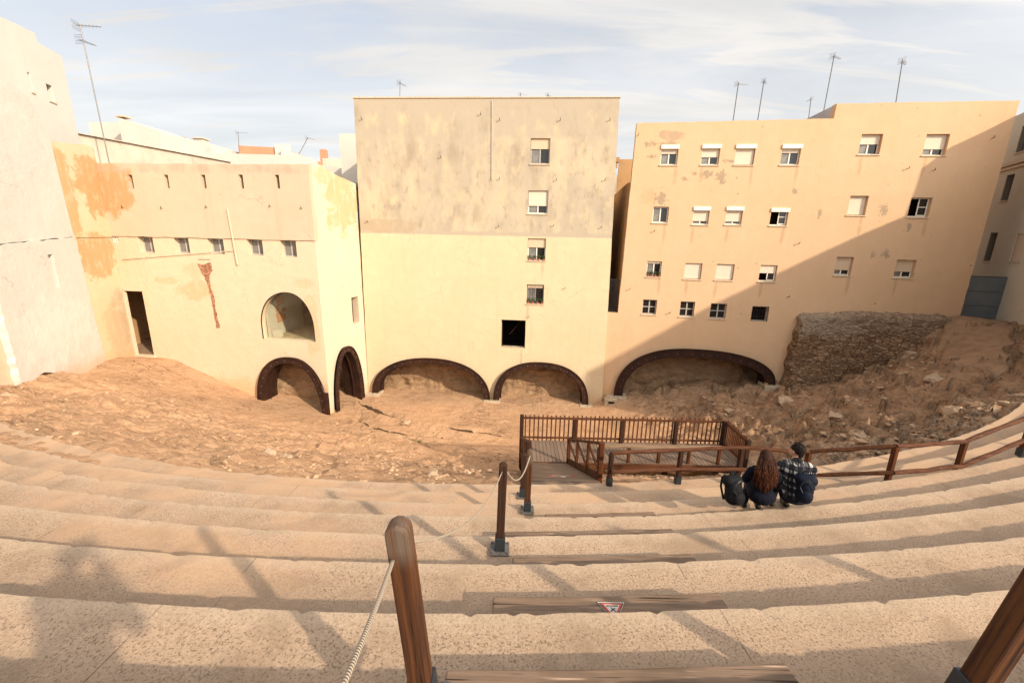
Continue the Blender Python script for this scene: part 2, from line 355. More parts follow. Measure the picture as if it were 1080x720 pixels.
def m_ground():
    n = NT('earth_and_rubble'); x, y, z = n.xyz()
    a = n.noise(.28, 6, .62); b = n.noise(1.4, 8, .68); c = n.noise(9, 6, .7); d = n.noise(45, 3, .6)
    col = n.mix(n.ramp(a, .32, .68), (.62, .37, .21), (.52, .32, .185))
    col = n.mix(n.ramp(b, .48, .72, 0, .75), col, (.38, .21, .11))
    col = n.mix(n.ramp(c, .53, .68, 0, .6), col, (.66, .48, .32))
    col = n.mix(n.ramp(c, .47, .32, 0, .65), col, (.25, .14, .075))
    fl = n.noise(22, 5, .75); col = n.mix(n.ramp(fl, .58, .70, 0, .6), col, (.28, .165, .095)); col = n.mix(n.ramp(fl, .42, .32, 0, .5), col, (.68, .52, .36))
    ck = n.vor(1.1, 'DISTANCE_TO_EDGE', n.mapv(n.obj, (1, 2.2, 1), loc=(2, 1, 0))); wk = n.math('MULTIPLY', n.ramp(n.math('ADD', ck, n.math('MULTIPLY', c, .10)), .085, .05), n.ramp(a, .48, .6)); col = n.mix(n.math('MULTIPLY', wk, .35), col, (.22, .12, .065))
    # pale stone showing on the right hand slope, browner earth there
    rt = n.math('MULTIPLY', n.ramp(x, 6.5, 12), n.ramp(y, 5, 9))
    col = n.mix(n.math('MULTIPLY', rt, .68), col, n.mix(n.ramp(b, .4, .62), (.42, .255, .145), (.24, .14, .08)))
    pal = n.math('MULTIPLY', n.math('MULTIPLY', n.ramp(x, 6.5, 10), n.ramp(y, 17.5, 13.5)), n.ramp(c, .47, .6)); rc = n.math('MULTIPLY', rt, n.ramp(n.noise(5.5, 6, .75), .54, .64)); col = n.mix(n.math('MULTIPLY', rc, .8), col, (.13, .08, .045)); rw = n.math('MULTIPLY', rt, n.ramp(n.noise(7.5, 6, .75, n.mapv(n.obj, (1, 1, 1), loc=(4, 4, 1))), .57, .66)); col = n.mix(n.math('MULTIPLY', rw, .7), col, (.56, .45, .33))
    col = n.mix(n.math('MULTIPLY', pal, .75), col, (.60, .48, .35))
    # earth kicked over the lower seats
    g = n.math('MULTIPLY', n.ramp(n.noise(.7, 5), .62, .72), n.math('MULTIPLY', n.ramp(x, -2, -8), n.ramp(y, 22, 12))); col = n.mix(n.math('MULTIPLY', g, .4), col, (.34, .31, .17))
    h = n.math('ADD', n.math('ADD', n.math('MULTIPLY', b, 1.0), n.math('MULTIPLY', c, .55)), n.math('MULTIPLY', d, .12))
    h = n.math('ADD', h, n.math('SUBTRACT', n.math('MULTIPLY', fl, .35), n.math('MULTIPLY', wk, .5)))
    return n.done(col, .96, n.bump(h, 1.0, .17), .1)
MAT['ground'] = m_ground()
def m_steps():
    n = NT('worn_concrete_seat'); x, y, z = n.xyz()
    a = n.noise(.55, 6, .65); b = n.noise(3.2, 7, .7); c = n.noise(58, 4, .75); d = n.noise(140, 2, .7)
    col = n.mix(n.ramp(a, .3, .7), (.475, .335, .225), (.385, .268, .178))
    col = n.mix(n.ramp(b, .5, .72, 0, .55), col, (.35, .24, .155))
    col = n.mix(n.ramp(b, .48, .3, 0, .35), col, (.53, .395, .27))
    col = n.mix(n.ramp(c, .53, .61, 0, .95), col, (.17, .12, .08)); col = n.mix(n.ramp(d, .58, .66, 0, .6), col, (.15, .10, .07))
    col = n.mix(n.ramp(c, .44, .34, 0, .5), col, (.58, .46, .34))
    # rusty earth stains on the left hand seats
    stn = n.noise(.9, 7, .7, n.mapv(n.obj, (1, 1, 1), loc=(3, 9, 2))); col = n.mix(n.ramp(stn, .50, .64, 0, .65), col, (.27, .185, .12))
    e = n.math('MULTIPLY', n.ramp(n.noise(.45, 6, .6, n.mapv(n.obj, (1, 1, 1), loc=(7, 2, 0))), .5, .68), n.ramp(x, 1.5, -4)); col = n.mix(n.math('MULTIPLY', e, .7), col, (.50, .315, .185))
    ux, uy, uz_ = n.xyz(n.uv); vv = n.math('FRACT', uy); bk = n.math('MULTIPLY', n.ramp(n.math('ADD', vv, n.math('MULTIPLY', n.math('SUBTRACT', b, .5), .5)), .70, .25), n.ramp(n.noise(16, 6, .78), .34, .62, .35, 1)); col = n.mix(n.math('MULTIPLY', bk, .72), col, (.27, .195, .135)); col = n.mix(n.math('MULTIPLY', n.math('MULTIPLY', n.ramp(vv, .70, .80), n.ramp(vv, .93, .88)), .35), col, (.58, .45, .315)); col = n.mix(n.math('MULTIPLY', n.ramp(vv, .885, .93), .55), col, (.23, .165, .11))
    dirt = n.math('MULTIPLY', n.ramp(n.math('SUBTRACT', z, n.ramp(x, -2, -9, 0, .7)), 7.25, 6.5), n.ramp(n.noise(.9, 6, .65), .38, .62)); col = n.mix(n.math('MULTIPLY', dirt, .75), col, (.47, .305, .185))
    # joints between blocks
    br = n.t.nodes.new('ShaderNodeTexBrick'); n.t.links.new(n.uv, br.inputs['Vector']); br.offset = .37; br.inputs['Scale'].default_value = 1.0
    br.inputs['Mortar Size'].default_value = .006; br.inputs['Brick Width'].default_value = 3.9; br.inputs['Row Height'].default_value = 1.0; br.inputs['Mortar Smooth'].default_value = .2
    jx = n.math('MULTIPLY', br.outputs['Fac'], n.ramp(b, .42, .56)); col = n.mix(n.math('MULTIPLY', jx, .65), col, (.13, .09, .06))
    h = n.math('ADD', n.math('ADD', n.math('MULTIPLY', b, .7), n.math('MULTIPLY', c, .5)), n.math('MULTIPLY', d, .25)); h = n.math('SUBTRACT', h, n.math('MULTIPLY', jx, .6))
    return n.done(col, .95, n.bump(h, .55, .018), .12)
MAT['steps'] = m_steps()
def m_rock(name, c1, c2, c3, scale=3.0, mk=1.0):
    n = NT(name); w = n.noise(1.2, 4); v = n.vor(scale, 'DISTANCE_TO_EDGE', n.mapv(n.obj, (1, 1, 1.9))); vc = n.vor(scale, 'F1', n.mapv(n.obj, (1, 1, 1.9)), 'Color')
    b = n.noise(2.4, 7, .7); c = n.noise(14, 5, .7)
    r, g_, bl = n.xyz(vc)
    col = n.mix(r, c1, c2); col = n.mix(n.ramp(b, .5, .7, 0, .7), col, c3); col = n.mix(n.ramp(c, .5, .7, 0, .5), col, tuple(k*1.6 for k in c1))
    mort = n.math('MULTIPLY', n.ramp(v, .07, .0), n.ramp(b, .35, .55)); col = n.mix(n.math('MULTIPLY', mort, .8*mk), col, tuple(k*.4 for k in c2))
    sp = n.noise(26, 5, .8); col = n.mix(n.ramp(sp, .55, .66, 0, .7), col, tuple(k*.3 for k in c2)); col = n.mix(n.ramp(sp, .44, .34, 0, .5), col, tuple(min(1, k*1.7) for k in c1))
    h = n.math('ADD', n.math('MULTIPLY', n.ramp(v, 0, .12), .7*mk), n.math('ADD', n.math('MULTIPLY', b, .8), n.math('MULTIPLY', c, .4)))
    return n.done(col, .96, n.bump(h, .9, .09), .1)
MAT['rock'] = m_rock('excavated_rock', (.34, .225, .13), (.28, .18, .105), (.20, .12, .07), 1.6, .3)
MAT['rubble_wall'] = m_rock('rubble_masonry', (.42, .29, .18), (.27, .16, .09), (.20, .115, .065), 5.5)
def m_rubble():
    n = NT('rubble_masonry'); x, y, z = n.xyz(); vec = n.mapv(n.obj, (1, 1, 2.3)); b = n.noise(1.6, 7, .7); c = n.noise(12, 6, .75)
    ve = n.vor(3.0, 'DISTANCE_TO_EDGE', vec); vc = n.vor(3.0, 'F1', vec, 'Color'); r, g_, bl = n.xyz(vc)
    col = n.mix(r, (.40, .255, .145), (.22, .125, .07)); col = n.mix(n.math('MULTIPLY', n.ramp(g_, .7, .8), .35), col, (.48, .35, .23)); col = n.mix(n.ramp(b, .48, .66, 0, .75), col, (.26, .155, .09)); col = n.mix(n.ramp(c, .55, .66, 0, .7), col, (.10, .06, .035))
    m = n.math('MULTIPLY', n.ramp(n.math('ADD', ve, n.math('MULTIPLY', c, .06)), .085, .04), .85); col = n.mix(m, col, (.09, .052, .03))
    pl = n.math('MULTIPLY', n.ramp(n.math('ADD', z, n.math('MULTIPLY', b, 1.6)), 6.1, 6.5), n.ramp(x, 15.5, 13.2)); pl2 = n.math('MULTIPLY', n.ramp(n.math('ADD', z, n.math('MULTIPLY', b, 2.2)), 6.8, 7.3), .6); col = n.mix(n.math('MULTIPLY', n.math('MAXIMUM', pl, pl2), .65), col, n.mix(c, (.36, .275, .195), (.54, .43, .32)))
    h = n.math('ADD', n.math('MULTIPLY', n.ramp(ve, 0, .14), .45), n.math('ADD', n.math('MULTIPLY', b, .8), n.math('MULTIPLY', c, .6)))
    return n.done(col, .96, n.bump(h, 1.0, .14), .1)
MAT['rubble_wall'] = m_rubble()
MAT['stone'] = m_rock('loose_stone', (.46, .33, .22), (.40, .28, .18), (.3, .2, .13), 2.0, .0)
MAT['block'] = flat('pale_stone_block', (.52, .41, .28), .9, .15, vary=.35, scale=5, bump=.4)
MAT['sand'] = flat('trodden_sand', (.34, .215, .13), .95, .1, vary=.3, scale=2.5, bump=.3)
MAT['gate_blue'] = flat('blue_grey_sheet', (.16, .18, .19), .55, .4, .2, vary=.2, scale=1.2)
MAT['brickwork'] = m_rock('old_brick', (.50, .25, .14), (.40, .19, .11), (.56, .36, .22), 6.0)

def copy_tree(o, parent=None):
    c = o.copy(); COL.objects.link(c)
    if parent is not None: c.parent = parent
    for ch in o.children: copy_tree(ch, c)
    return c

# ------------------------------------------------------------------ frames of the walls
FC = Frame((0, 27.63, 0), rad(4.3)); FR = Frame((6.5, 27.3, 0), rad(7)); FL = Frame((-11, 24.36, 0), rad(6))
cl = FC.w(-10.12, 0, 0); cn = FL.w(-.1, 0, 0); dd = cl-cn; SL = float(np.hypot(dd[0], dd[1]))
FS = Frame(cn, math.atan2(-dd[1], dd[0]))
E0 = FL.w(-12.7, 0, 0); FO = Frame(E0, -rad(101.3)); W0 = FO.w(-2.82, 0, 0); FW = Frame(W0, -rad(108.5))

# ------------------------------------------------------------------ terrain
CC = np.array([-.95, 39.8]); R0, DR, Z0, DZ = 37.4, .9, 8.475, .41      # seat rows: nose radius and height
pts = []
def P(x, y, z): pts.append((x, y, z))
for x in (-9.6, -6, -2, 2, 5.5): P(x, 27.6-.075*x, -.02); P(x, 31, -.05)
for px, py in [(650, 418), (740, 411), (815, 404), (828, 401)]: u, z = FR.uz(px, py); w = FR.w(u, 0, z); P(*w); w = FR.w(u, 3, z); P(*w)
for px, py in [(856, 405), (892, 393), (942, 386), (960, 361), (1008, 340), (1012, 335)]: u, z = FR.uz(px, py, -.6); w = FR.w(u, -.6, z); P(*w); w = FR.w(u, 3, z); P(*w)
for px, py in [(1050, 340), (1080, 344)]: p = at_y(px, py, 24.2); P(*p)
for px, py in [(350, 437), (310, 428), (275, 421), (240, 405), (205, 389), (185, 379), (160, 377), (143, 377)]: u, z = FL.uz(px, py); P(*FL.w(u, 0, z)); P(*FL.w(u, 3, z))
for px, py in [(110, 380), (126, 376)]: u, z = FO.uz(px, py); P(*FO.w(u, 0, z))
for px, py in [(82, 396), (60, 391), (40, 396), (20, 408), (2, 408)]: u, z = FW.uz(px, py); P(*FW.w(u, 0, z)); P(*FW.w(u, 3, z))
for q in [(-5, 9.0, 5.35), (0, 9.0, 5.35), (4, 9.4, 5.1), (-5, 12, 3.9), (0, 12, 3.7), (5, 12, 3.6), (-4, 15, 2.3), (1, 15, 1.9), (6, 15, 2.0), (-3, 18, .95), (3.5, 18, .95), (8, 18, 1.2),
          (-4, 20.3, .4), (3, 20.5, .25), (8, 21, .7), (-4, 24, .05), (3, 24, .05), (9, 24, .55), (-8, 24.6, .1),
          (-10, 8.0, 6.0), (-14, 8.0, 6.5), (-20, 9.5, 6.6), (-27, 9, 6.8), (-9, 11, 4.8), (-13, 12, 4.8), (-18, 13, 4.9), (-26, 15, 5.0), (-9, 15, 2.6), (-13, 16, 3.0), (-17, 17, 3.5), (-8, 19, .9), (-12, 20, 1.3), (-16, 21, 2.0), (-20, 22, 2.75),
          (9, 10.5, 4.7), (13, 11.2, 5.2), (18, 12.5, 5.9), (24, 14, 6.9), (11, 14, 3.0), (16, 15.5, 3.8), (21, 17, 5.2), (26, 19, 6.6), (12, 18, 1.9), (17, 20, 3.0), (22, 21, 5.0), (27, 22.5, 6.6), (12, 22, 1.3), (16, 23, 2.1),
          (-20, 4.2, 6.9), (-8, 3.6, 7.0), (0, 3.6, 7.0), (8, 3.8, 7.0), (20, 5.4, 7.0), (-20, 0, 8.2), (-8, -.5, 8.3), (0, -.5, 8.3), (8, -.5, 8.3), (20, 0, 8.3), (-20, -5, 10), (0, -6, 10), (20, -5, 10),
          (-40, -6, 8), (-40, 15, 5), (-40, 45, 4), (0, 45, 1), (40, 45, 6), (40, 15, 7.5), (40, -6, 9)]: P(*q)
pts = np.array(pts)
def tps_fit(p):
    n = len(p); d = np.hypot(p[:, None, 0]-p[None, :, 0], p[:, None, 1]-p[None, :, 1]); K = d+0.0     # linear kernel: no overshoot
    A = np.zeros((n+1, n+1)); A[:n, :n] = K-np.eye(n)*.15; A[n, :n] = 1; A[:n, n] = 1
    return np.linalg.solve(A, np.r_[p[:, 2], 0])
TW = tps_fit(pts)
def base_z(x, y):
    x = np.asarray(x, float); sh = x.shape; x = x.ravel(); y = np.asarray(y, float).ravel(); out = np.full(x.shape, TW[-1])
    for i, (a, b, c) in enumerate(pts): out += TW[i]*np.hypot(x-a, y-b)
    return out.reshape(sh)
TRENCH = [(1.65, 37.0, 15.70, -10.4, -.5), (.29, 38.4, 16.35, -8.2, -1.0), (-4.3, 26.78, 5.9, -9.3, -3.6)]
def ground_z(x, y):
    x = np.asarray(x, float); y = np.asarray(y, float)
    z = base_z(x, y)
    wx = x+.5*vn(x*.6, y*.6, 91); wy = y+.5*vn(x*.6, y*.6, 92)
    right = sstep(6.5, 11, x)*sstep(7, 10, y); left = sstep(-3, -8, x)*sstep(24, 18, y); mid = sstep(22, 17, y)*sstep(8.2, 9.5, y)
    amp = .025+.055*mid+.06*left+.19*right
    rough = fbm(wx*.9, wy*.9, 5, 5)+.55*ridg(wx*1.1, wy*1.1, 25, 4)-.25
    bil = np.abs(vn(wx*1.3, wy*1.7, 201))+.6*np.abs(vn(wx*2.9, wy*3.6, 202))+.35*np.abs(vn(wx*6.1, wy*7.0, 203))
    z = z+amp*rough*1.1+(bil-.5)*(.02+.09*mid+.075*left+.26*right)
    z = z+right*.28*fbm(x*.35, y*.5, 44, 3)
    lump = np.clip(vn(wx*2.1, wy*2.1, 71)-.35, 0, 1)+np.clip(vn(wx*4.3, wy*4.3, 72)-.45, 0, 1)*.7
    z = z+lump*(.04+.38*right+.05*left+.09*mid)*sstep(8, 9.5, y)
    st = np.sin((z*1.0+.6*fbm(x*.3, y*.3, 140, 3))*9.0); z = z+right*(.05*st+.22*np.minimum(0, ridg(wx*.55, wy*1.0, 150, 5)-.05)*-1*0)
    cre = np.clip(.16-np.abs(fbm(wx*.55, wy*1.15, 160, 4)), 0, 1)/.16; z = z-right*.42*cre**2*sstep(-.3, .3, vn(x*.4, y*.4, 163))-left*.05*cre**2
    q_ = (z+.55*fbm(x*.35, y*.5, 301, 4)+.12*fbm(x*2, y*2.3, 305, 3))/.62; f_ = q_-np.floor(q_); z = z+right*.40*(np.floor(q_)+sstep(.60, .92, f_)-q_-.0)
    z = z+.30*sstep(-6, -12, x)*sstep(5, 6.8, y)*sstep(11, 8, y)*(1+.5*vn(x*.7, y*.9, 310))
    fl_ = sstep(22, 24, y)*sstep(-11, -9.5, x)*sstep(7, 5.5, x); z = z-.13*fl_
    for (cx_, cy_, Rk, x0, x1) in TRENCH:
        r = np.hypot(x-cx_, y-cy_)+.08*vn(x*1.3, y*1.3, 61)+.06*vn(x*3.1, y*3.1, 62); m = sstep(x0-.3, x0+.3, x)*sstep(x1+.6, x1-.4, x)*(y < cy_)
        z = z-m*.42*np.exp(-((r-Rk+.16)/.24)**2)*(.35+.65*sstep(-.2, .2, vn(x*.7, y*.7, 63)))+m*.16*np.exp(-((r-Rk-.35)/.33)**2)
    # hollow in front of the platform, scarp on the left
    z = z-.35*np.exp(-(((x+1.5)/2.2)**2+((y-15.6)/.9)**2))
    z = z+.22*sstep(-6, -8, x)*sstep(-16, -13, x)*(sstep(11.4, 11.0, y+.5*vn(x*.8, y*.8, 83))-.5)*sstep(9, 10, y)*sstep(14, 13, y)
    return z
xs = np.concatenate([[-900, -400, -200, -100, -60, -44, -36, -32], np.arange(-30, 32, .095), [33, 36, 42, 60, 100, 200, 400, 900]])
ys = np.concatenate([[-400, -100, -30, -14, -8, -4, -1, 2, 4, 5.2], np.arange(6, 29.4, .095), [30, 32, 36, 45, 70, 120, 300, 1500]])
X, Y = np.meshgrid(xs, ys); Zg = ground_z(np.clip(X, -38, 38), np.clip(Y, -7, 44)); Zg = np.where((Y > 44) | (np.abs(X) > 38) | (Y < -7), np.clip(Zg, 3, 9), Zg)
gr = npmesh('ground', np.stack([X, Y, Zg], -1).reshape(-1, 3), gridfaces(len(ys), len(xs)), MAT['ground']); tag(gr, kind='structure')

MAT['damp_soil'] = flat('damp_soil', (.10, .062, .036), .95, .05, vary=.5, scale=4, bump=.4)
def lay_shade(cx, cy, Rr, x0, x1, seed):      # dark strips painting in the shade of joints between the lowest rows
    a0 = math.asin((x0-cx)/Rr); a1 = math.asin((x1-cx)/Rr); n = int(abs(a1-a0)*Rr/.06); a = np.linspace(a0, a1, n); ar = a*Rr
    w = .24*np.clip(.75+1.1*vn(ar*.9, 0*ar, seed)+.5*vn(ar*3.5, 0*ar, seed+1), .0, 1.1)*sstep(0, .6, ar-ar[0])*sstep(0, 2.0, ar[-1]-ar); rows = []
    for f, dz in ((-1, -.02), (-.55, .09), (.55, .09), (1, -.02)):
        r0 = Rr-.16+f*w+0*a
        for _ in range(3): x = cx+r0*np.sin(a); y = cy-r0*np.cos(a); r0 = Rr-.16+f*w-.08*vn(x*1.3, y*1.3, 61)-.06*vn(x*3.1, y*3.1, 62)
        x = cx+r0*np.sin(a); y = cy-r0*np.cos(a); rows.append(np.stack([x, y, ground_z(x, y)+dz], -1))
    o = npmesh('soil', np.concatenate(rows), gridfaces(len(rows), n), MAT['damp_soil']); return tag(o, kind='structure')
for i_, tq in enumerate(TRENCH): lay_shade(*tq, 401+i_*10)
# ------------------------------------------------------------------ curved seat rows
def seats():
    V = []; Fs = []; UV = []; base = 0
    for k in range(-5, 7):
        Rn = R0-DR*k; Zk = Z0-DZ*max(k, -2); fine = k >= -1
        arc = np.arange(-27 if k > -2 else -18, 20, .05 if fine else .25); th = arc/Rn
        sx = np.sin(th); cy = -np.cos(th); nA = len(th)
        wx = CC[0]+Rn*sx
        left = sstep(-.5, -9, wx); low = sstep(1.5, 5, k)
        er = .007+.035*low*(.3+left)+.012*left                              # wear of the nose
        ragged = .12*vn(arc*1.1, k*7.7+0*arc, 3)+.45*vn(arc*4.1, k*3.3+0*arc, 4)+.3*vn(arc*11, k*5.1+0*arc, 6)
        chip = np.clip(vn(arc*4.3, k*9.1+0*arc, 8)-.55, 0, 1)*.09*(.5+left)*(vn(arc*.5, k*4.4+0*arc, 9) > -.1)+np.clip(vn(arc*13, k*3.7+0*arc, 18)-.5, 0, 1)*.05
        no = er*ragged*1.1-chip                                               # nose in/out
        zo = .015*vn(arc*.35, k*2.2+0*arc, 10)-.03*low*left*np.abs(vn(arc*.9, k*1.2+0*arc, 12))
        zo = zo-low*left*.05
        rr = .012+.03*low*left+.012*low                                       # nose rounding radius
        rows = []
        tback = Rn+DR+.04
        for t in np.linspace(0, 1, 15 if fine else 5)[:-1]:
            r = tback+(Rn+.10-tback)*t; zz = Zk+zo+er*.5*fbm(arc*1.5, r*2.3+k*3+0*arc, 20, 4)-.012*t
            rows.append((r+0*arc, zz, t*.8))
        for a, tt in ((0., .82), (.3, .85), (.65, .88), (1., .9)):
            q = a*PI/2; r = Rn-no+rr-rr*math.sin(q); zz = Zk+zo-.012-rr+rr*math.cos(q)-np.clip(chip*.25, 0, .1)
            rows.append((r, zz, tt))
        for t in (.25, .5, .75, 1.0, 1.3):
            r = Rn-no*(1-.5*min(t, 1))+.018*vn(arc*2, t*3+k+0*arc, 30)+.006; zz = Zk-.06-(DZ-.04)*t+0*arc
            rows.append((r, zz, .9+.07*t))
        nr = len(rows)
        for r, zz, tt in rows:
            V.append(np.stack([CC[0]+r*sx, CC[1]+r*cy, zz], -1)); UV.append(np.stack([arc+k*1.37, np.full(nA, k+10+tt*.93+.03)], -1))
        Fs.append(gridfaces(nr, nA)+base); base += nr*nA
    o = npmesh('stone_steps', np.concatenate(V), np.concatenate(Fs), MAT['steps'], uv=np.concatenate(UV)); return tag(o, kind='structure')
seats()
def tread_z(x, y):
    r = math.hypot(x-CC[0], y-CC[1]); k = math.ceil((R0-r)/DR-1e-6); return Z0-DZ*max(k, -2)

# wooden half steps down the aisle
halfs = [(-1, -.32, 1.62, 'broad worn wooden half step across the aisle, lowest in view, nearest the camera'), (0, -.10, 1.72, 'worn wooden half step with the triangular warning sign on it'), (1, .06, 1.93, 'wooden half step just below the foot of the middle rope post'),
         (2, -.05, 2.1, 'narrow-looking wooden half step, third row up from the ramp'), (3, .55, 2.2, 'thin dark wooden half step nearest the two seated visitors')]
for k, x0, x1, lab in halfs:
    Rn = R0-DR*k; zt = Z0-DZ*(k+1); mb = MB(); N_ = 14; vs = []
    for i in range(N_+1):
        x = x0+(x1-x0)*i/N_; a = math.asin((x-CC[0])/Rn)
        for r, z in ((Rn-.035, zt+.005), (Rn-.035, zt+.195), (Rn-.335, zt+.195), (Rn-.335, zt+.005)):
            vs.append((CC[0]+r*math.sin(a), CC[1]-r*math.cos(a), z))
    fs = [(i*4+j, i*4+(j+1) % 4, i*4+4+(j+1) % 4, i*4+4+j) for i in range(N_) for j in range(4)]+[(0, 1, 2, 3), tuple(N_*4+q for q in (3, 2, 1, 0))]
    o = mb.add(vs, fs).build('wooden_step', MAT['step_board'], bevel=.012); tag(o, lab, 'step', 'wooden half steps in the aisle')

# ------------------------------------------------------------------ windows
def px_rect(fr, x0, y0, x1, y1):
    xm, ym = (x0+x1)/2, (y0+y1)/2
    ua, _ = fr.uz(x0, ym); ub, _ = fr.uz(x1, ym); _, za = fr.uz(xm, y1); _, zb = fr.uz(xm, y0); uc, zc = fr.uz(xm, ym)
    return uc-(ub-ua)/2, uc+(ub-ua)/2, zc-(zb-za)/2, zc+(zb-za)/2
def window(bld, rc, style, sh=0.0, box=False, sill=True, dep=.16, frame='frame_white', shut='shutter', plants=False, bars=False):
    u0, u1, z0, z1 = rc; w = u1-u0; h = z1-z0; M = Matrix.Translation(((u0+u1)/2, 0, z0)); f = MB(); a, b = -w/2+.006, w/2-.006; ft = .055 if style != 'cross' else .05
    d0, d1 = dep, dep+.06; top = h-.006
    f.box(a, a+ft, d0, d1, .006, top); f.box(b-ft, b, d0, d1, .006, top); f.box(a+ft, b-ft, d0, d1, .006, .006+ft); f.box(a+ft, b-ft, d0, d1, top-ft, top)
    if style in ('two', 'cross'): f.box(-.035, .035, d0-.012, d1, .006+ft, top-ft)
    if style == 'cross': f.box(a+ft, -.035, d0, d1, h*.5-.025, h*.5+.025); f.box(.035, b-ft, d0, d1, h*.5-.025, h*.5+.025)
    wo = f.build('window', MAT[frame], bld, M)
    if style in ('two', 'cross', 'open1'):
        for s in (-1, 1):
            lo, hi = (a+ft, -.035) if s < 0 else (.035, b-ft)
            if style == 'open1' and s < 0: continue
            MB().box(lo, hi, d0+.025, d0+.035, .006+ft, top-ft).build('pane', MAT['glass_sheer' if (style == 'two' and (s < 0 or bld.name.startswith('low'))) else 'glass'], wo)
    if style == 'open1':
        g = MB(); g.box(.0, .05, d0-.03, d0, .07, top-.06); g.box(.05, b-.08, d0-.03, d0, .07, .12); g.box(.05, b-.08, d0-.03, d0, h*.5, h*.5+.04); g.box(b-.08, b-.03, d0-.03, d0, .07, top-.06); g.build('casement', MAT['frame_white'], wo)
    if style == 'grille' or bars:
        g = MB(); n = 7
        for i in range(n): x = a+.03+(b-a-.06)*i/(n-1); g.bar((x, .05, .01), (x, .05, top), .018)
        for zz in (.3*h, .7*h): g.bar((a, .05, zz), (b, .05, zz), .016)
        g.build('grille', MAT['iron'], wo)
    MB().box(a, b, d1+.5, d1+.56, .006, top).build('curtain' if style != 'grille' else 'backing', MAT['dark'], wo)  # near-black panel put in for the unlit room behind the window
    if sh > 0:
        MB().box(a+.015, b-.015, d0-.05, d0-.02, top-sh*(h-.05), top-.002).build('shutter', MAT[shut], wo)
    if box:
        MB().box(-w/2-.03, w/2+.03, -.07, d0-.055, h-.17, h+.05).build('shutter_box', MAT['frame_white'], wo, bevel=.01)
    if sill:
        MB().box(-w/2-.06, w/2+.06, -.05, dep-.004, -.07, -.004).build('sill', MAT['sill'], wo, bevel=.008)
    if plants:
        rn = random.Random(int(u0*100))
        for i in range(4):
            x = a+.1+(b-a-.2)*i/3; MB().tube([(x, .03, .0), (x, .03, .13)], [.05, .065], 8).build('flower_pot', MAT['brick_red'], wo); lm = MB()
            for j in range(40):
                c = Vector((x+rn.gauss(0, .07), .02+rn.gauss(0, .05), .17+rn.random()*.16)); t = Vector((rn.gauss(0, 1), rn.gauss(0, 1), rn.gauss(0, .6))).normalized()*.045; s_ = t.orthogonal().normalized()*.02
                lm.add([c-t, c+s_, c+t, c-s_], [(0, 1, 2, 3)])
            lm.build('foliage', MAT['leaf'], wo)
    return wo
def shell(bld, u0, u1, v0, v1, zb, zt, mat, roof=True, vl=None):
    m = MB(); m.box(u0, u0+.3, v0, v1, zb, zt); m.box(u1-.3, u1, v0, v1, zb, zt); m.box(u0+.3, u1-.3, v1-.3, v1, zb, zt); m.build('outer_wall', mat, bld)
    MB().box(u0+.3, u1-.3, v0, v1-.3, zt-.75, zt-.45).build('roof', MAT['grey_render'], bld)
def arch_pts(u0, z0, u1, z1, uc, zc, n=20, ex=2.3):
    pl = []
    for i in range(n+1):
        t = i/n*PI/2; c = abs(math.cos(t))**(2/ex); s = abs(math.sin(t))**(2/ex); pl.append((uc-(uc-u0)*c, z0+(zc-z0)*s))
    for i in range(n-1, -1, -1):
        t = i/n*PI/2; c = abs(math.cos(t))**(2/ex); s = abs(math.sin(t))**(2/ex); pl.append((uc+(u1-uc)*c, z1+(zc-z1)*s))
    return pl
def inset(pl, w):
    out = []; n = len(pl)
    for i, (u, z) in enumerate(pl):
        a = pl[max(i-1, 0)]; b = pl[min(i+1, n-1)]; dx, dz = b[0]-a[0], b[1]-a[1]; L = math.hypot(dx, dz); out.append((u+dz/L*w, z-dx/L*w))
    return out
def arch_ring(bld, pl, name, w=.40, out=.20, deep=1.0, M=None, bolts=True, drop=.6):
    pl = [(pl[0][0], pl[0][1]-drop)]+pl+[(pl[-1][0], pl[-1][1]-drop)]
    o1 = inset(pl, 0); i1 = inset(pl, w); o2 = inset(pl, w-.03); n = len(pl); mb = MB()
    def loft(loops):
        m = len(loops); vs = [p for L in loops for p in L]
        fs = [(k*n+i, k*n+i+1, ((k+1) % m)*n+i+1, ((k+1) % m)*n+i) for k in range(m) for i in range(n-1)]
        fs += [tuple(k*n for k in range(m)), tuple(k*n+n-1 for k in range(m-1, -1, -1))]; mb.add(vs, fs)
    L3 = lambda pp, v: [(u, v, z) for u, z in pp]
    # outer rim, face plate and deep soffit
    loft([L3(o1, -out-.05), L3(inset(pl, .05), -out-.05), L3(inset(pl, .05), -out), L3(i1, -out), L3(i1, deep), L3(o2, deep), L3(o2, -out+.03), L3(o1, -out+.03)])
    # inner flange stiffener set back
    loft([L3(i1, .28), L3(inset(pl, w+.10), .28), L3(inset(pl, w+.10), .32), L3(i1, .32)])
    r = mb.build(name, MAT['corten'], bld, M)
    if bolts:
        b = MB(); c1 = inset(pl, w*.6); acc = 0; last = c1[0]
        for q in c1[1:]:
            acc += math.hypot(q[0]-last[0], q[1]-last[1]); last = q
            if acc > .42: acc = 0; b.box(q[0]-.028, q[0]+.028, -out-.03, -out, q[1]-.028, q[1]+.028)
        bo = b.build('bolts', MAT['galv'], r); bo['kind'] = 'stuff'
    return r
def rock_sheet(bld, name, u0, u1, z0, z1, v, mat, amp=.18, seed=1, M=None, step=.1):
    us = np.arange(u0, u1, step); zs = np.arange(z0, z1, step); U, Zz = np.meshgrid(us, zs)
    d = amp*(fbm(U*.8, Zz*1.3, seed, 5)*1.4+ridg(U*1.4, Zz*2.2, seed+9, 4)*.6)
    Vv = v-d-.25*np.clip((z0+1.4-Zz), 0, 2)
    return npmesh(name, np.stack([U, Vv, Zz], -1).reshape(-1, 3), gridfaces(len(zs), len(us)), mat, bld, M)

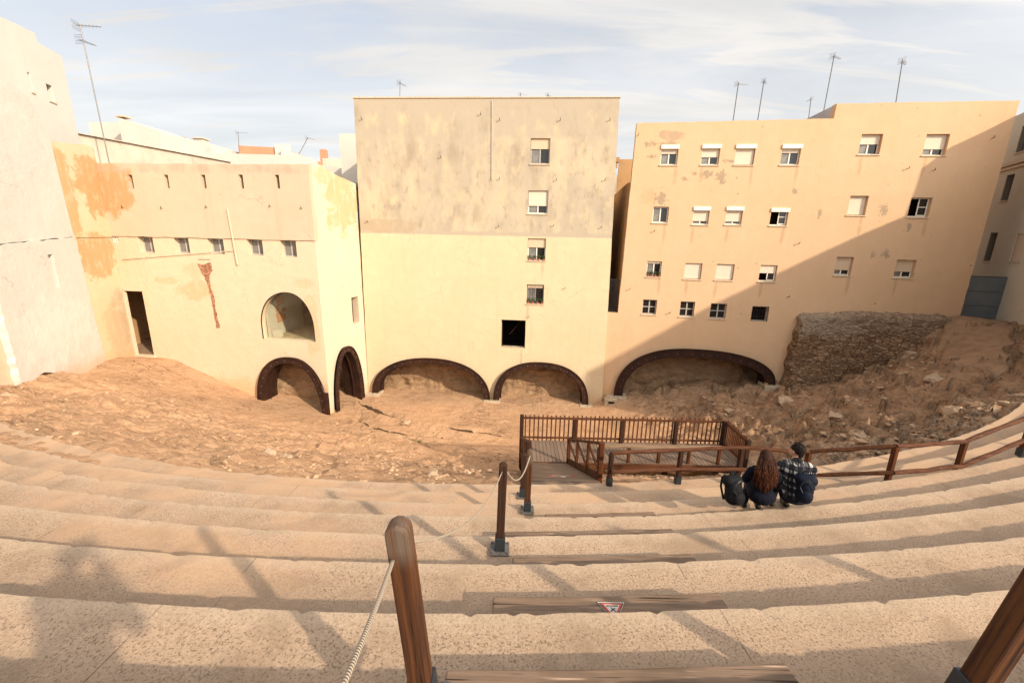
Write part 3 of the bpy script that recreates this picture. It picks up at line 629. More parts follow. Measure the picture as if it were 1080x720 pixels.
# ------------------------------------------------------------------ centre apartment block
BC = thing('apartment_building', 'windowed yellow apartment block with greyish stained upper wall, standing over two wide dark arches', 'building', FC.M)
rcs = [px_rect(FC, *r) for r in [(559.5, 146, 580, 173), (557, 201, 578, 225.5), (556.5, 251.5, 575.5, 275), (555.5, 300, 573.5, 320.5)]]
big = px_rect(FC, 528.5, 337.5, 554, 367)
A1 = arch_pts(-9.75, .0, -1.42, -.1, -5.5, 2.72, ex=2.2); A2 = arch_pts(-1.2, -.05, 5.28, -.1, 1.95, 2.76, ex=2.3)
def hole(pl, ins=.06, drop=.55): p = inset(pl, ins); return [(p[0][0], p[0][1]-drop)]+p+[(p[-1][0], p[-1][1]-drop)]
drip = lambda rc, c, sd: [('ell', c, r[0]+(r[1]-r[0])*random.Random(sd+i).choice((.08, .2, .85, .95)), r[2]-.55, .13, .75, 1.0, .5, .55) for i, r in enumerate(rc)]
MAT['ochre_centre'] = OCHRE(drip(rcs+[big], (.36, .29, .2), 3))
outC = [(-10.12, -1)]+[(6.22, -1), (6.15, 6.3), (5.9, 18.7), (-9.85, 18.7)]
panel('wall', wob(outC, .5, .012, 3), [wob(rect(*r), .4, .006, i) for i, r in enumerate(rcs+[big])]+[hole(A1), hole(A2)], 0, .5, MAT['ochre_centre'], BC)
shell(BC, -9.8, 5.85, .51, 11, 3.6, 18.4, MAT['ochre_centre'])
cop = MB(); cop.box(-9.9, -2.0, -.05, .35, 18.71, 18.78); cop.box(-2.0, 5.95, -.05, .35, 18.71, 18.76); cop.build('coping', MAT['sill'], BC)
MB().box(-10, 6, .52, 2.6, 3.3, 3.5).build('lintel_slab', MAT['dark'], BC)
rock_sheet(BC, 'recess_wall', -10.1, 6.1, -.8, 3.32, 1.55, MAT['rock'], .22, 5)
window(BC, rcs[0], 'two', .42, frame='frame_grey', shut='shutter_beige'); window(BC, rcs[1], 'two', .68, shut='shutter'); window(BC, rcs[2], 'two', .42, shut='shutter_beige', plants=True)
window(BC, rcs[3], 'two', .2, frame='frame_grey', shut='shutter_beige', plants=True, bars=True)
ob = MB(); u0_, u1_, z0_, z1_ = big; ob.box(u0_+.004, u1_-.004, .02, .48, z0_-.0, z0_+.03); op = ob.build('opening_sill', MAT['block'], BC)
st = MB(); st.box(u0_+.01, u0_+.06, .3, .36, z0_+.04, z1_-.01); st.box(u1_-.06, u1_-.01, .3, .36, z0_+.04, z1_-.01); st.box(u0_+.06, u1_-.06, .3, .36, z1_-.06, z1_-.01); st.bar((u0_+.5, .6, z0_+.8), (u1_-.25, .6, z1_-.1), .03); st.build('opening_frame', MAT['wood_dark'], BC)
MB().box(u0_-.3, u1_+.3, 2.6, 2.7, z0_-.5, z1_+.5).build('backing', MAT['dark'], BC)
arch_ring(BC, A1, 'steel_arch'); arch_ring(BC, A2, 'steel_arch')
for (u, z) in [(-9.75, -.02), (-1.3, -.12), (5.25, -.12)]:
    MB().box(u-.55, u+.55, -.55, .5, z-.5, z+.02).build('arch_footing', MAT['block'], BC, bevel=.03)
uu, zz = FC.uz(519, 106); u2, z2 = FC.uz(519, 190)
MB().bar((uu, -.03, zz), (uu+.02, -.03, z2), .05).build('drain_pipe', MAT['frame_grey'], BC)
hk = MB(); hk.bar((0, 0, 0), (0, -.16, .02), .03); hk.bar((0, -.15, 0), (0, -.15, .12), .022); hkm = hk.mesh('hook')
hkm.materials.append(MAT['iron'])
def hooks(bld, fr, pxs):
    for (x, y) in pxs:
        u, z = fr.uz(x, y); o = bpy.data.objects.new('hook', hkm); link(o, bld, Matrix.Translation((u, 0, z)))
hooks(BC, FC, [(507, 121), (527, 127), (591, 127), (643, 127), (465, 166), (527, 189), (587, 190), (638, 190), (526, 239), (584, 238), (634, 240), (382, 126), (388, 234), (596, 304), (558, 334)])
# rear stair tower in the alley
rt = MB(); rt.box(5.86, 6.28, 2.6, 9, 0, 18.0); rt.build('rear_wall', MAT['low_side'], BC)
cr = MB(); cr.box(6.29, 6.75, 4.0, 4.8, 15.9, 16.2); cr.box(6.29, 6.65, 4.1, 4.7, 15.55, 15.9); cr.build('cornice', MAT['brown_alley'], BC); MB().box(6.29, 6.6, 5, 5.6, 12.9, 13.2).build('cornice', MAT['brown_alley'], BC)

# ------------------------------------------------------------------ right hand apartment block
BR = thing('apartment_building', 'long orange apartment block with scattered small windows, half in shadow, over one very wide arch', 'building', FR.M)
spec = [((697, 154, 715, 174), dict(style='two', sh=.42, box=True)), ((740, 153.5, 759, 174), dict(style='two', sh=.62, box=True)), ((775.5, 153.5, 796, 174), dict(style='two', sh=1.0, box=True, shut='shutter')), ((824, 153.5, 844, 174), dict(style='two', sh=.38, box=True)),
        ((688.5, 218, 705, 235), dict(style='two')), ((731, 219, 748, 237), dict(style='two', sh=.82, box=True)), ((765.5, 219, 783, 237), dict(style='two', sh=.85, box=True)), ((812.5, 220.5, 831, 238), dict(style='open1', sh=.18, box=True)),
        ((682, 275.5, 697.5, 292), dict(style='two', sh=.15, plants=True)), ((722, 277.5, 740, 294.5), dict(style='two', sh=1.0)), ((755, 278.5, 774, 295.5), dict(style='two', sh=1.0)), ((801, 279.5, 819, 297), dict(style='open1', sh=.52)),
        ((677.5, 316, 692.5, 331.5), dict(style='cross', frame='frame_grey')), ((717, 318, 732.5, 334), dict(style='cross', frame='frame_grey')), ((749, 320, 766, 336), dict(style='cross', frame='frame_grey')), ((792.5, 323, 810.5, 339), dict(style='grille', frame='frame_grey', sill=False)),
        ((907, 141.5, 929.5, 163), dict(style='two', sh=.5, dep=.22)), ((975, 141.5, 999.5, 164), dict(style='two', sh=.72, dep=.22)), ((895, 206.5, 914.5, 227), dict(style='two', sh=1.0, dep=.22)), ((959, 208.5, 981.5, 229), dict(style='open1', sh=.0, dep=.22)),
        ((881, 271, 899, 290.5), dict(style='two', sh=.75, dep=.22, shut='shutter_beige')), ((944, 274, 965, 293), dict(style='two', sh=.7, dep=.22, shut='shutter_beige'))]
rcR = [px_rect(FR, *s[0]) for s in spec]
AR = arch_pts(.45, .62, 10.42, 2.0, 5.2, 4.12, ex=2.35)
spots = [('ell', (.36, .27, .18), *FR.uz(x, y), a, b, 1.3, .15) for x, y, a, b in [(706, 152, .65, .16), (745, 184, .35, .22), (760, 185, .3, .3), (761, 193, .25, .15), (732, 183, .2, .1), (722, 189, .22, .12), (769, 170, .4, .1), (838, 202, .16, .16), (697, 209, .35, .4), (864, 225, .12, .35), (932, 221, .2, .35), (934, 268, .25, .22), (921, 268, .15, .2), (959, 239, .12, .2), (685, 152, .4, .15), (688, 165, .3, .1)]]
MAT['orange_right'] = ORANGE(spots+drip(rcR[:12]+rcR[16:], (.42, .27, .15), 9))
outR = [(-.30, -.6), (10.9, -.6), (10.9, 2.0), (10.95, 3.5), (20.0, 3.5), (19.97, 18.32), (11.12, 18.3), (11.1, 17.55), (.53, 17.42), (.32, 6.2), (-.36, 6.2)]
panel('wall', wob(outR, .5, .014, 5), [wob(rect(*r), .4, .006, i+20) for i, r in enumerate(rcR)]+[hole(AR)], 0, .45, MAT['orange_right'], BR)
for rc, (s, kw) in zip(rcR, spec): window(BR, rc, **kw)
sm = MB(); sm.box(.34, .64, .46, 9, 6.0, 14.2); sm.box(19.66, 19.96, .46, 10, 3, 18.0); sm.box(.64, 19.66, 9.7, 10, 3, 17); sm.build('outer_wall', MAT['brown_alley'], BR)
rf = MB(); rf.box(.64, 11, .46, 9.7, 13.7, 14.1); rf.box(11, 19.66, .46, 9.7, 17.4, 17.7); rf.build('roof', MAT['grey_render'], BR)
MB().box(11.12, 11.42, .46, 7.0, 17.3, 18.27).build('parapet', MAT['side_grey'], BR)
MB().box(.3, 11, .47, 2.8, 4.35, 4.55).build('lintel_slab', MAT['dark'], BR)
rock_sheet(BR, 'recess_wall', .2, 10.9, -.2, 4.36, 1.6, MAT['rock'], .25, 15)
arch_ring(BR, AR, 'steel_arch', w=.58, out=.25)
for (u, z) in [(.55, .6), (10.3, 2.0)]: MB().box(u-.6, u+.7, -.6, .5, z-.6, z+.02).build('arch_footing', MAT['block'], BR, bevel=.03)
hooks(BR, FR, [(690, 244), (673, 143), (842, 257), (831, 313), (957, 178), (1046, 146), (664, 305), (706, 330), (984, 180)])
# alley railing
AG = thing('iron_railing', 'black iron railing closing the dark alley gap between the two apartment blocks', 'railing', FR.M)
g = MB(); ua, za = -.34, 6.25; ub, zb = .30, 8.35
for i in range(9): u = ua+.03+(ub-ua-.06)*i/8; g.bar((u, .15, za), (u, .15, zb), .022)
g.build('baluster', MAT['iron'], AG); g = MB(); g.bar((ua, .15, za+.08), (ub, .15, za+.08), .035); g.bar((ua, .15, zb-.03), (ub, .15, zb-.03), .04); g.build('rail', MAT['iron'], AG)
AH = thing('town_house', 'pinkish house wall glimpsed at the far end of the dark alley', 'house', T(8.6, 40, 0, -.1))
MB().box(-2.2, 2.0, 0, 4, 0, 16.2).build('wall', MAT['stain_white'], AH); MB().box(-2.2, .2, -.6, -.01, 12.2, 12.4).build('balcony', MAT['brown_alley'], AH)
for z in (6.5, 9.6, 13.2): MB().box(-.9, -.2, -.03, .0, z, z+1.3).build('window', MAT['glass'], AH)

# ------------------------------------------------------------------ low building on the left
BL = thing('low_building', 'low pale yellow building with slit windows, arched opening and doorway, left of the tall block', 'building', FL.M)
slits = []
for x in (139.5, 177, 216, 255.5, 293.5): slits.append(px_rect(FL, x-2.4, 184.5, x+2.0, 199))
lw = [px_rect(FL, *r) for r in [(124.5, 249.5, 129, 256), (146.5, 249.8, 162, 266.5), (184, 250, 199.5, 267), (219.5, 250.2, 236, 268), (261, 250.6, 277, 269), (296, 251, 312.5, 271)]]
lw[0] = (-12.66, -12.3, lw[0][2], lw[0][3])
door = (-12.62, -11.42, 3.2, 7.2)
AL = arch_pts(-4.62, .72, -.12, .02, -2.35, 3.62, ex=2.2)
AW = [(-3.98, 4.62)]+arch_pts(-3.98, 5.4, -.62, 5.3, -2.15, 7.48, ex=2.1)+[(-.62, 4.58)]
zl = 10.42
panel('wall', wob([(-11.2, 2.0), (-8, 1.4), (-5, -.8), (-.1, -.8), (-.1, zl-.004), (-11.2, zl-.004)], .5, .015, 8),
      [wob(rect(*r[:3], min(r[3], zl-.02)), .4, .006, i+50) for i, r in enumerate(lw[1:])]+[hole(AL), wob(AW, .5, .006, 4)], 0, .5, MAT['low_yellow'], BL)
panel('entrance_wall', [(-12.72, 2.2), (-11.17, 2.0), (-11.17, zl-.004), (-12.72, zl-.004)], [rect(*lw[0][:3], min(lw[0][3], zl-.02)), wob(rect(*door), .5, .008, 2)], .006, .14, MAT['low_yellow'], BL)
panel('upper_wall', wob([(-12.72, zl), (-.06, zl), (-.06, 14.38), (-12.72, 14.40)], .5, .02, 9), [rect(*r) for r in slits], -.06, .5, MAT['low_beige'], BL)
panel('plaster_band', [(-12.3, 9.05), (-4.9, 9.75), (-4.9, 9.80), (-12.3, 9.10)], [], -.05, -.003, MAT['low_beige'], BL)
u_, z_ = FL.uz(249, 230); MB().bar((FL.uz(241, 220)[0], -.1, FL.uz(241, 220)[1]), (FL.uz(252, 279)[0], -.1, FL.uz(252, 279)[1]), .07).build('drain_pipe', MAT['low_side'], BL)
for i, r in enumerate(lw): window(BL, r, 'two', 0.0, dep=.3 if i else .08, frame='frame_grey' if i else 'frame_white', sill=False)
for r in slits: MB().box(r[0]-.1, r[1]+.1, .51, .55, r[2]-.1, r[3]+.1).build('slit_backing', MAT['dark'], BL)
hooks(BL, FL, [(131, 219), (172, 220), (219, 219), (286, 218), (319, 220)])
# doorway: dark passage with pale panel and handrail
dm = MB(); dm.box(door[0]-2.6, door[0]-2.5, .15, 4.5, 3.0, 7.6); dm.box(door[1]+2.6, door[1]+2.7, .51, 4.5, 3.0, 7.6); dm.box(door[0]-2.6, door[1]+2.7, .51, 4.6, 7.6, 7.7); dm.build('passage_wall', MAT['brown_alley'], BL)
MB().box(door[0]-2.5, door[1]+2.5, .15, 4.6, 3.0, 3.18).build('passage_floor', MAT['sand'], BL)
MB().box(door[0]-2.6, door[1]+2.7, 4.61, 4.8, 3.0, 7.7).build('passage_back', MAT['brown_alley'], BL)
MB().box(door[0]-2.2, door[0]-1.0, 3.8, 3.9, 4.2, 5.9).build('pale_panel', MAT['white_far'], BL)
hr = MB()
for k in range(3): hr.bar((door[0]-.9, 1.5, 3.4+k*.38), (door[1]+.3, 1.0, 4.1+k*.38), .04)
hr.bar((door[0]+.75, 1.5, 3.2), (door[0]+.75, 1.5, 4.8), .04); hr.build('handrail', MAT['iron'], BL)
df = MB(); df.box(door[0]-.12, door[0]-.002, -.03, .02, 3.1, 7.3); df.box(door[0]-.12, door[1]+.1, -.03, -.003, 7.21, 7.4); df.box(door[0]-.1, door[1]+.12, -.12, .13, 3.02, 3.19); df.build('door_surround', MAT['low_side'], BL)
# arched opening: room with pale wall carrying a red painting
rm = MB(); rm.box(-4.6, -.3, .51, 4.6, 4.35, 4.57); rm.build('room_floor', MAT['block'], BL)
MB().box(-3.95, -3.8, .51, 4.6, 4.58, 8.0).build('room_side_wall', MAT['white_far'], BL, M=Matrix.Translation((-3.95, .51, 0)) @ Matrix.Rotation(.06, 4, 'Z') @ Matrix.Translation((3.95, -.51, 0)))
MB().box(-4.2, -.3, 4.4, 4.6, 4.58, 8.0).build('room_back_wall', MAT['dark'], BL); MB().box(-.5, -.3, .51, 4.4, 4.58, 8.0).build('room_side_wall', MAT['dark'], BL)
MB().box(-4.2, -.3, .51, 4.6, 8.0, 8.2).build('room_ceiling', MAT['grey_render'], BL)
MB().box(-3.75, -3.3, .6, 1.0, 4.58, 5.05).build('white_box', MAT['white_far'], BL)
pn = MB(); rn = random.Random(3)
for k in range(9):
    y0 = 1.0+rn.random()*1.1; z0 = 5.3+rn.random()*1.3; pn.box(-3.795, -3.785+.002*k, y0, y0+.2+rn.random()*.35, z0, z0+.2+rn.random()*.3)
pn.build('red_wall_painting', MAT['red_far'], BL, M=Matrix.Translation((-3.95, .51, 0)) @ Matrix.Rotation(.06, 4, 'Z') @ Matrix.Translation((3.95, -.51, 0)))
fm = MB()
for u in (-2.2, -1.7, -1.2): fm.box(u, u+.05, 4.3, 4.38, 4.6, 7.6)
for z in (5.4, 6.2, 7.0): fm.box(-2.6, -.6, 4.32, 4.37, z, z+.05)
fm.build('room_frame', MAT['frame_grey'], BL)
gm_ = bpy.data.materials.new('tinted_glass'); gm_.use_nodes = True; g_t = gm_.node_tree; g_t.nodes.clear(); o_ = g_t.nodes.new('ShaderNodeOutputMaterial'); tr_ = g_t.nodes.new('ShaderNodeBsdfTransparent'); tr_.inputs[0].default_value = (.94, .95, .90, 1); gl_ = g_t.nodes.new('ShaderNodeBsdfGlossy'); gl_.inputs['Roughness'].default_value = .03; gl_.inputs[0].default_value = (.9, .9, .9, 1); mx_ = g_t.nodes.new('ShaderNodeMixShader'); mx_.inputs[0].default_value = .05
g_t.links.new(tr_.outputs[0], mx_.inputs[1]); g_t.links.new(gl_.outputs[0], mx_.inputs[2]); g_t.links.new(mx_.outputs[0], o_.inputs[0]); MAT['tinted'] = gm_
MB().prism(AW, .36, .372).build('window_glass', MAT['tinted'], BL)
arf = MB(); p1 = AW; n_ = len(p1)
arf.add([(u, .02, z) for u, z in p1]+[(u, .06, z) for u, z in p1]+[(u, .06, z) for u, z in inset(p1, .05)]+[(u, .02, z) for u, z in inset(p1, .05)],
        [(k*n_+i, k*n_+i+1, ((k+1) % 4)*n_+i+1, ((k+1) % 4)*n_+i) for k in range(4) for i in range(n_-1)]); arf.build('opening_frame', MAT['iron'], BL)
# exposed brick strip
bk = [(-7.45, 9.0), (-7.1, 8.9), (-6.62, 9.05), (-6.58, 8.6), (-6.82, 8.3), (-6.86, 7.6), (-6.72, 7.0), (-6.74, 6.2), (-6.64, 5.2), (-6.86, 5.15), (-6.90, 6.2), (-6.93, 7.0), (-7.02, 7.9), (-7.3, 8.5)]
panel('exposed_brick', wob(bk, .15, .035, 6), [], -.025, -.002, MAT['brickwork'], BL)
MB().box(-7.35, -6.6, -.05, -.003, 9.22, 9.28).build('plaster_ledge', MAT['low_beige'], BL)
arch_ring(BL, AL, 'steel_arch', w=.40, out=.22, deep=1.1)
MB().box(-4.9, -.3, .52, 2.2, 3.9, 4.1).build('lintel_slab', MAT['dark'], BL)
rock_sheet(BL, 'recess_wall', -5, -.2, -.4, 3.92, 1.5, MAT['rock'], .2, 25)
# side wall towards the centre block, and the peeled wall on the left
Minv = FL.M.inverted(); MS = Minv @ FS.M; MO = Minv @ FO.M
sw_top = 14.38
AS = arch_pts(.35, .0, 3.35, .0, 1.85, 3.9, ex=2.2)
def suz(x, y): return FS.uz(x, y)
s1 = px_rect(FS, 371.5, 313, 378.5, 341)
panel('side_wall', wob([(-.0, -.8), (SL+.1, -.8), (SL+.1, 13.9), (2.6, 14.1), (1.0, 14.5), (.0, 14.35)], .5, .02, 12), [hole(AS), wob(rect(*s1), .4, .006, 5)], .003, .45, MAT['low_side'], BL, MS)
arch_ring(BL, AS, 'steel_arch', w=.36, out=.2, deep=1.0, M=MS)
MB().box(s1[0]-.1, s1[1]+.1, .46, .5, s1[2]-.1, s1[3]+.1).build('window_backing', MAT['dark'], BL, MS)
jp = MB(); jp.box(-.35, .02, -.24, -.2, .0, 1.5); jp.build('corner_plate', MAT['corten'], BL)
panel('peeled_wall', wob([(-2.9, 2.6), (-.0, 2.3), (-.0, 15.2), (-.6, 15.25), (-2.9, 15.0)], .4, .03, 14), [], .003, .4, MAT['peeled_orange'], BL, MO)
lg = MB(); lg.box(-2.9, -.02, -.05, .0, 10.36, 10.44); lg.build('plaster_ledge', MAT['peeled_orange'], BL, MO)
sh = MB(); sh.box(-12.6, -.4, 7, 7.3, 2, 14.2); sh.box(-12.6, -.4, .52, 7, 13.9, 14.15); sh.box(-12.9, -12.6, 5.0, 7, 2, 14.2); sh.build('roof', MAT['grey_render'], BL)

# ------------------------------------------------------------------ white building far left
BW = thing('white_building', 'tall nearly blind white building at the left edge with a crumbling foot', 'building', FW.M)
def wuz(x, y, v=0): return FW.uz(x, y, v)
eu, ez = wuz(12, 372)
tp = [wuz(53, 147), wuz(46, 133), wuz(38, 116), wuz(30, 103), wuz(15, 91), wuz(0, 83)]
ledge = [wuz(78, 250), wuz(0, 264)]
botW = [wuz(110, 380), wuz(92, 396), wuz(80, 399), wuz(72, 392), wuz(50, 391), wuz(40, 394), wuz(34, 406), wuz(22, 410)]
lowW = [(u, z-.06) for u, z in botW]
panel('wall', wob(lowW+[(eu, ez-2.0), (eu, 10.1), (ledge[0][0], ledge[0][1])], .25, .05, 21), [wob(rect(*px_rect(FW, 53, 268, 58, 304)), .4, .01, 3)], -.06, .5, MAT['white_render'], BW)
panel('upper_wall', wob([(ledge[0][0], ledge[0][1]+.03), (eu, 10.13), (eu-3, 10.11)]+[(tp[-1][0]-2, tp[-1][1])]+tp[::-1], .5, .02, 22), [], .0, .5, MAT['white_render'], BW)
wr = px_rect(FW, 53, 268, 58, 304); MB().box(wr[0]-.05, wr[1]+.05, .3, .34, wr[2]-.05, wr[3]+.05).build('niche_back', MAT['white_render'], BW)
panel('yellow_wall', [(eu+.01, 3.5), (eu+.01, 10.0), (eu-6, 10.0), (eu-6, 3.0)], [], .2, .5, MAT['low_yellow'], BW)
pass
lk = [FW.uz(66, 60, 1.6), FW.uz(82, 140, 1.6), FW.uz(40, 45, 1.6), FW.uz(37, 37, 1.6), FW.uz(0, 22, 1.6)]
tw = [(lk[1][0], 13), (lk[1][0], lk[0][1]), (lk[2][0], lk[2][1]), (lk[3][0], lk[3][1]+.1), (lk[4][0]-2, lk[4][1]), (lk[4][0]-2, 13)]
tr = [px_rect(FW, 51.5, 89, 57.5, 108), px_rect(FW, 31.5, 76, 33.5, 97)]
def px_rect_v(fr, r, v):
    x0, y0, x1, y1 = r; ua, za = fr.uz(x0, y0, v); ub, zb_ = fr.uz(x1, y1, v); uc, zc = fr.uz((x0+x1)/2, (y0+y1)/2, v); h = abs(za-zb_); w = abs(fr.uz(x1, (y0+y1)/2, v)[0]-fr.uz(x0, (y0+y1)/2, v)[0]); return uc-w/2, uc+w/2, zc-h/2, zc+h/2
tr = [px_rect_v(FW, (50.5, 89, 56.5, 108), 1.6), px_rect_v(FW, (31, 77, 33.5, 97), 1.6)]
panel('tower_wall', wob(tw, .5, .01, 23), [rect(*r) for r in tr], 1.6, 2.0, MAT['white_tower'], BW)
for r in tr:
    m = MB(); m.box(r[0]-.05, r[1]+.05, 2.01, 2.04, r[2]-.1, r[3]+.1); w_ = m.build('window', MAT['glass'], BW); MB().box(r[0]-.05, r[1]+.05, 1.55, 1.75, r[2]-.06, r[2]-.004).build('sill', MAT['sill'], w_)
bx = MB(); bx.box(lk[4][0]-2, lk[1][0], 2.01, 8, 13, lk[2][1]-.3); bx.box(eu, -.05, .51, 2.0, 2.0, 13.5); bx.build('outer_wall', MAT['white_tower'], BW)

# ------------------------------------------------------------------ grey building on the right (throws the big shadow)
gd = np.array([.47, .88, 0]); gd /= np.linalg.norm(gd); G0 = np.array([29.3, 26.5, 0.0])
FG = Frame(G0, math.atan2(-gd[1], gd[0]))           # u runs towards the far corner; v points left?
FG = Frame(G0, math.atan2(gd[1], -gd[0]))           # u towards the camera, v into the building
BG = thing('grey_building', 'greyish cream building with dark barred windows at the right edge, beside the blue-grey sheet gate', 'building', FG.M)
gw = [px_rect(FG, *r) for r in [(1055, 187, 1070, 210), (1037, 246, 1052, 274)]]
def gfix(px, w, h):
    u, z = FG.uz(*px); return (u-w/2, u+w/2, z-h/2, z+h/2)
gw = [gfix((1062.5, 198), .95, 1.5), gfix((1044.5, 260.5), .95, 1.75), gfix((1079, 146), .95, 1.5), gfix((1074, 261), 1.1, 1.5)]
SA, SE = rad(48.5), rad(28); sv = np.array([math.sin(SA)*math.cos(SE), -math.cos(SA)*math.cos(SE), math.sin(SE)])
prof = [(-7, 2.5)]; tl = []
for q_ in [(612, 394), (640, 381), (750, 322), (850, 274), (900, 251), (954, 228), (965, 200), (972, 178), (1003, 155), (1040, 138), (1075, 120)]:
    u, z = FR.uz(*q_); w_ = FR.w(u, 0, z); t = -np.dot(w_-FG.o, FG.v)/np.dot(sv, FG.v); h_ = w_+sv*t; tl.append((float((h_-FG.o) @ FG.u), float(h_[2])))
prof += [(tl[0][0], 2.5)]+tl+[(-7, tl[-1][1])]; UE = tl[0][0]
panel('wall', prof, [rect(*r) for r in gw], 0, .4, MAT['grey_render'], BG)
window(BG, gw[0], 'two', 0, dep=.2, frame='frame_grey', bars=True); window(BG, gw[1], 'two', 0, dep=.2, frame='frame_grey', bars=True); window(BG, gw[2], 'two', 0, dep=.2, frame='frame_grey', bars=True); window(BG, gw[3], 'two', 1.0, dep=.1, shut='shutter_beige')
cu_, cz_ = FG.uz(1072, 171); cm = MB(); cm.box(-6.9, 4.8, -.12, -.003, cz_-.12, cz_+.1); cm.box(-6.9, 4.8, -.07, -.003, cz_-.35, cz_-.2); cm.build('string_course', MAT['sill'], BG)
bb = MB(); bb.box(-7, tl[6][0]-.3, .41, 6, 2.5, 16.5); bb.box(tl[6][0]-.29, 10.5, .41, 6, 2.5, 14.2); bb.box(10.51, UE-.02, .41, 6, 2.5, 13.0); bb.build('outer_wall', MAT['grey_render'], BG)
# blue-grey sheet gate
g0 = FR.w(20.05, .25, 0); FGt = Frame(g0, rad(9))
gt = thing('sheet_gate', 'blue-grey sheet metal gate closing the gap at the right edge above the rubble slope', 'gate', FGt.M)
zt_ = FGt.uz(1040, 292)[1]; zb2 = FGt.uz(1040, 338)[1]
for i in range(3):
    a = zb2+(zt_-zb2)*i/3; MB().box(-.3, 3.3, 0, .06, a+.012, a+(zt_-zb2)/3-.012).build('sheet', MAT['gate_blue'], gt, bevel=.006)
fmm = MB(); fmm.box(-.35, -.301, -.02, .1, zb2-.3, zt_+.03); fmm.box(3.301, 3.38, -.02, .1, zb2-.3, zt_+.03); fmm.box(-.3, 3.3, .062, .1, zb2-.05, zt_+.03); fmm.build('gate_frame', MAT['iron'], gt)
# old rubble wall at the foot of the orange block
ow_top = [FR.uz(x, y, -.6) for x, y in [(830, 346), (838, 337), (848, 333), (866, 331), (900, 331), (950, 331.5), (985, 332), (1004, 334), (1009, 341)]]
def owt(u): return np.interp(u, [p[0] for p in ow_top], [p[1] for p in ow_top])
us = np.arange(10.75, 19.9, .07); ts = np.linspace(0, 1, 70); U, Tt = np.meshgrid(us, ts)
topz = owt(U)+.10*vn(U*3, 0*U, 5)+.05*vn(U*8, 0*U, 6); Zw = -.2+(topz+.2)*Tt
le = 10.75+np.maximum(0, .35*(Zw-2.2)/4)+.12*vn(Zw*2, 0*Zw, 8)
Uw = np.maximum(U, le)
Vw = -.55-.12*fbm(Uw*.9, Zw*1.3, 31, 5)-.10*ridg(Uw*2.2, Zw*4.5, 35, 4)-.10*(np.clip(topz-Zw, 0, 5))+.5*np.clip(Tt-.97, 0, 1)/.03*.6
Vw = Vw-.5*np.exp(-((Uw-17.2)/.9)**2-((Zw-4.6)/.8)**2)
Vw[:, 0] = .1; Vw[-1] = -.004
ow = npmesh('rubble_wall', np.stack([Uw, Vw, Zw], -1).reshape(-1, 3), gridfaces(len(ts), len(us)), MAT['rubble_wall'], None, FR.M); tag(ow, 'old rough stone and brick wall jutting from the foot of the orange apartment block', 'wall')
bk_ = thing('stone_blocks', 'two pale dressed stone blocks at the foot of the old rubble wall', 'blocks', T(*at_z(850, 404, 2.3), .2))
MB().box(-.6, 0, -.3, .3, -.2, .75).build('block', MAT['block'], bk_, bevel=.04); MB().box(.03, .65, -.25, .3, -.2, .6).build('block', MAT['block'], bk_, bevel=.04)
# trodden sand ramp under the gate
rp = [at_z(983, 363, 4.9), at_z(1066, 352, 6.1), at_z(1060, 395, 5.5), at_z(998, 405, 4.6)]
n_ = 24; S_, T_ = np.meshgrid(np.linspace(0, 1, n_), np.linspace(0, 1, n_)); q = [np.array(p) for p in rp]
Q = (q[0][None, None]*(1-S_)[..., None]+q[1][None, None]*S_[..., None])*(1-T_)[..., None]+(q[3][None, None]*(1-S_)[..., None]+q[2][None, None]*S_[..., None])*T_[..., None]
Q[..., 2] = np.maximum(base_z(Q[..., 0], Q[..., 1])+.16, 0); edge = (S_ == 0) | (S_ == 1) | (T_ == 0) | (T_ == 1); Q[..., 0] += .22*vn(Q[..., 0]*1.2, Q[..., 1]*1.2, 401); Q[..., 1] += .22*vn(Q[..., 0]*1.2, Q[..., 1]*1.2, 402); Q[..., 2] -= edge*.9; Q[..., 2] += .03*fbm(Q[..., 0], Q[..., 1], 7, 3)
pth = npmesh('path', Q.reshape(-1, 3), gridfaces(n_, n_), MAT['sand']); tag(pth, kind='structure')

# ------------------------------------------------------------------ roofs beyond
def house(label, px0, px1, ytop, Y, mat, depth=6, name='white_house', cat='house', slope=None, extra=None):
    a = at_y(px0, ytop, Y); b = at_y(px1, ytop if slope is None else slope, Y); zt = a[2]
    h = thing(name, label, cat, T(a[0], Y, 0)); w = b[0]-a[0]; zb = b[2]
    MB().prism([(0, 3), (w, 3), (w, zb), (0, zt)], 0, depth).build('wall', MAT[mat], h)
    return h, w, zt, zb
h, w, za, zb = house('white stair hut with a sloping parapet behind the low building, beside the tall aerial mast', 124, 168, 123.5, 44, 'white_far', slope=139); MB().box(-.15, .75, -.1, .8, za+.01, za+.12).build('coping', MAT['sill'], h)
h, w, za, zb = house('low flat white rooftop box left of the sloping white stair hut', 93, 125, 129, 46, 'white_far')
h, w, za, zb = house('long pale rooftop with a small chimney right of the white stair hut', 168, 222, 152, 52, 'white_far'); m = MB(); m.box(3.6, 4.6, .5, 1.5, za, za+.75); m.box(3.4, 4.8, .3, 1.7, za+.76, za+.85); m.build('chimney', MAT['stain_white'], h)
for q_ in (.5, 2.0): MB().box(q_+1.5, q_+2.6, -.05, -.0, za-1.2, za-.5).build('window', MAT['glass'], h)
h, w, za, zb = house('small terracotta red rooftop hut among the white roofs', 218, 235, 153, 58, 'red_far', slope=157)
h, w, za, zb = house('white roof terrace below the terracotta rooftops', 205, 318, 161, 50, 'white_far', slope=164)
h, w, za, zb = house('brownish brick rooftop wall beside the thin rooftop aerial', 251, 298, 153.5, 56, 'red_far', slope=156); MB().box(4.6, 6.4, -.3, -.01, za-2, za+.2).build('chimney', MAT['white_far'], h)
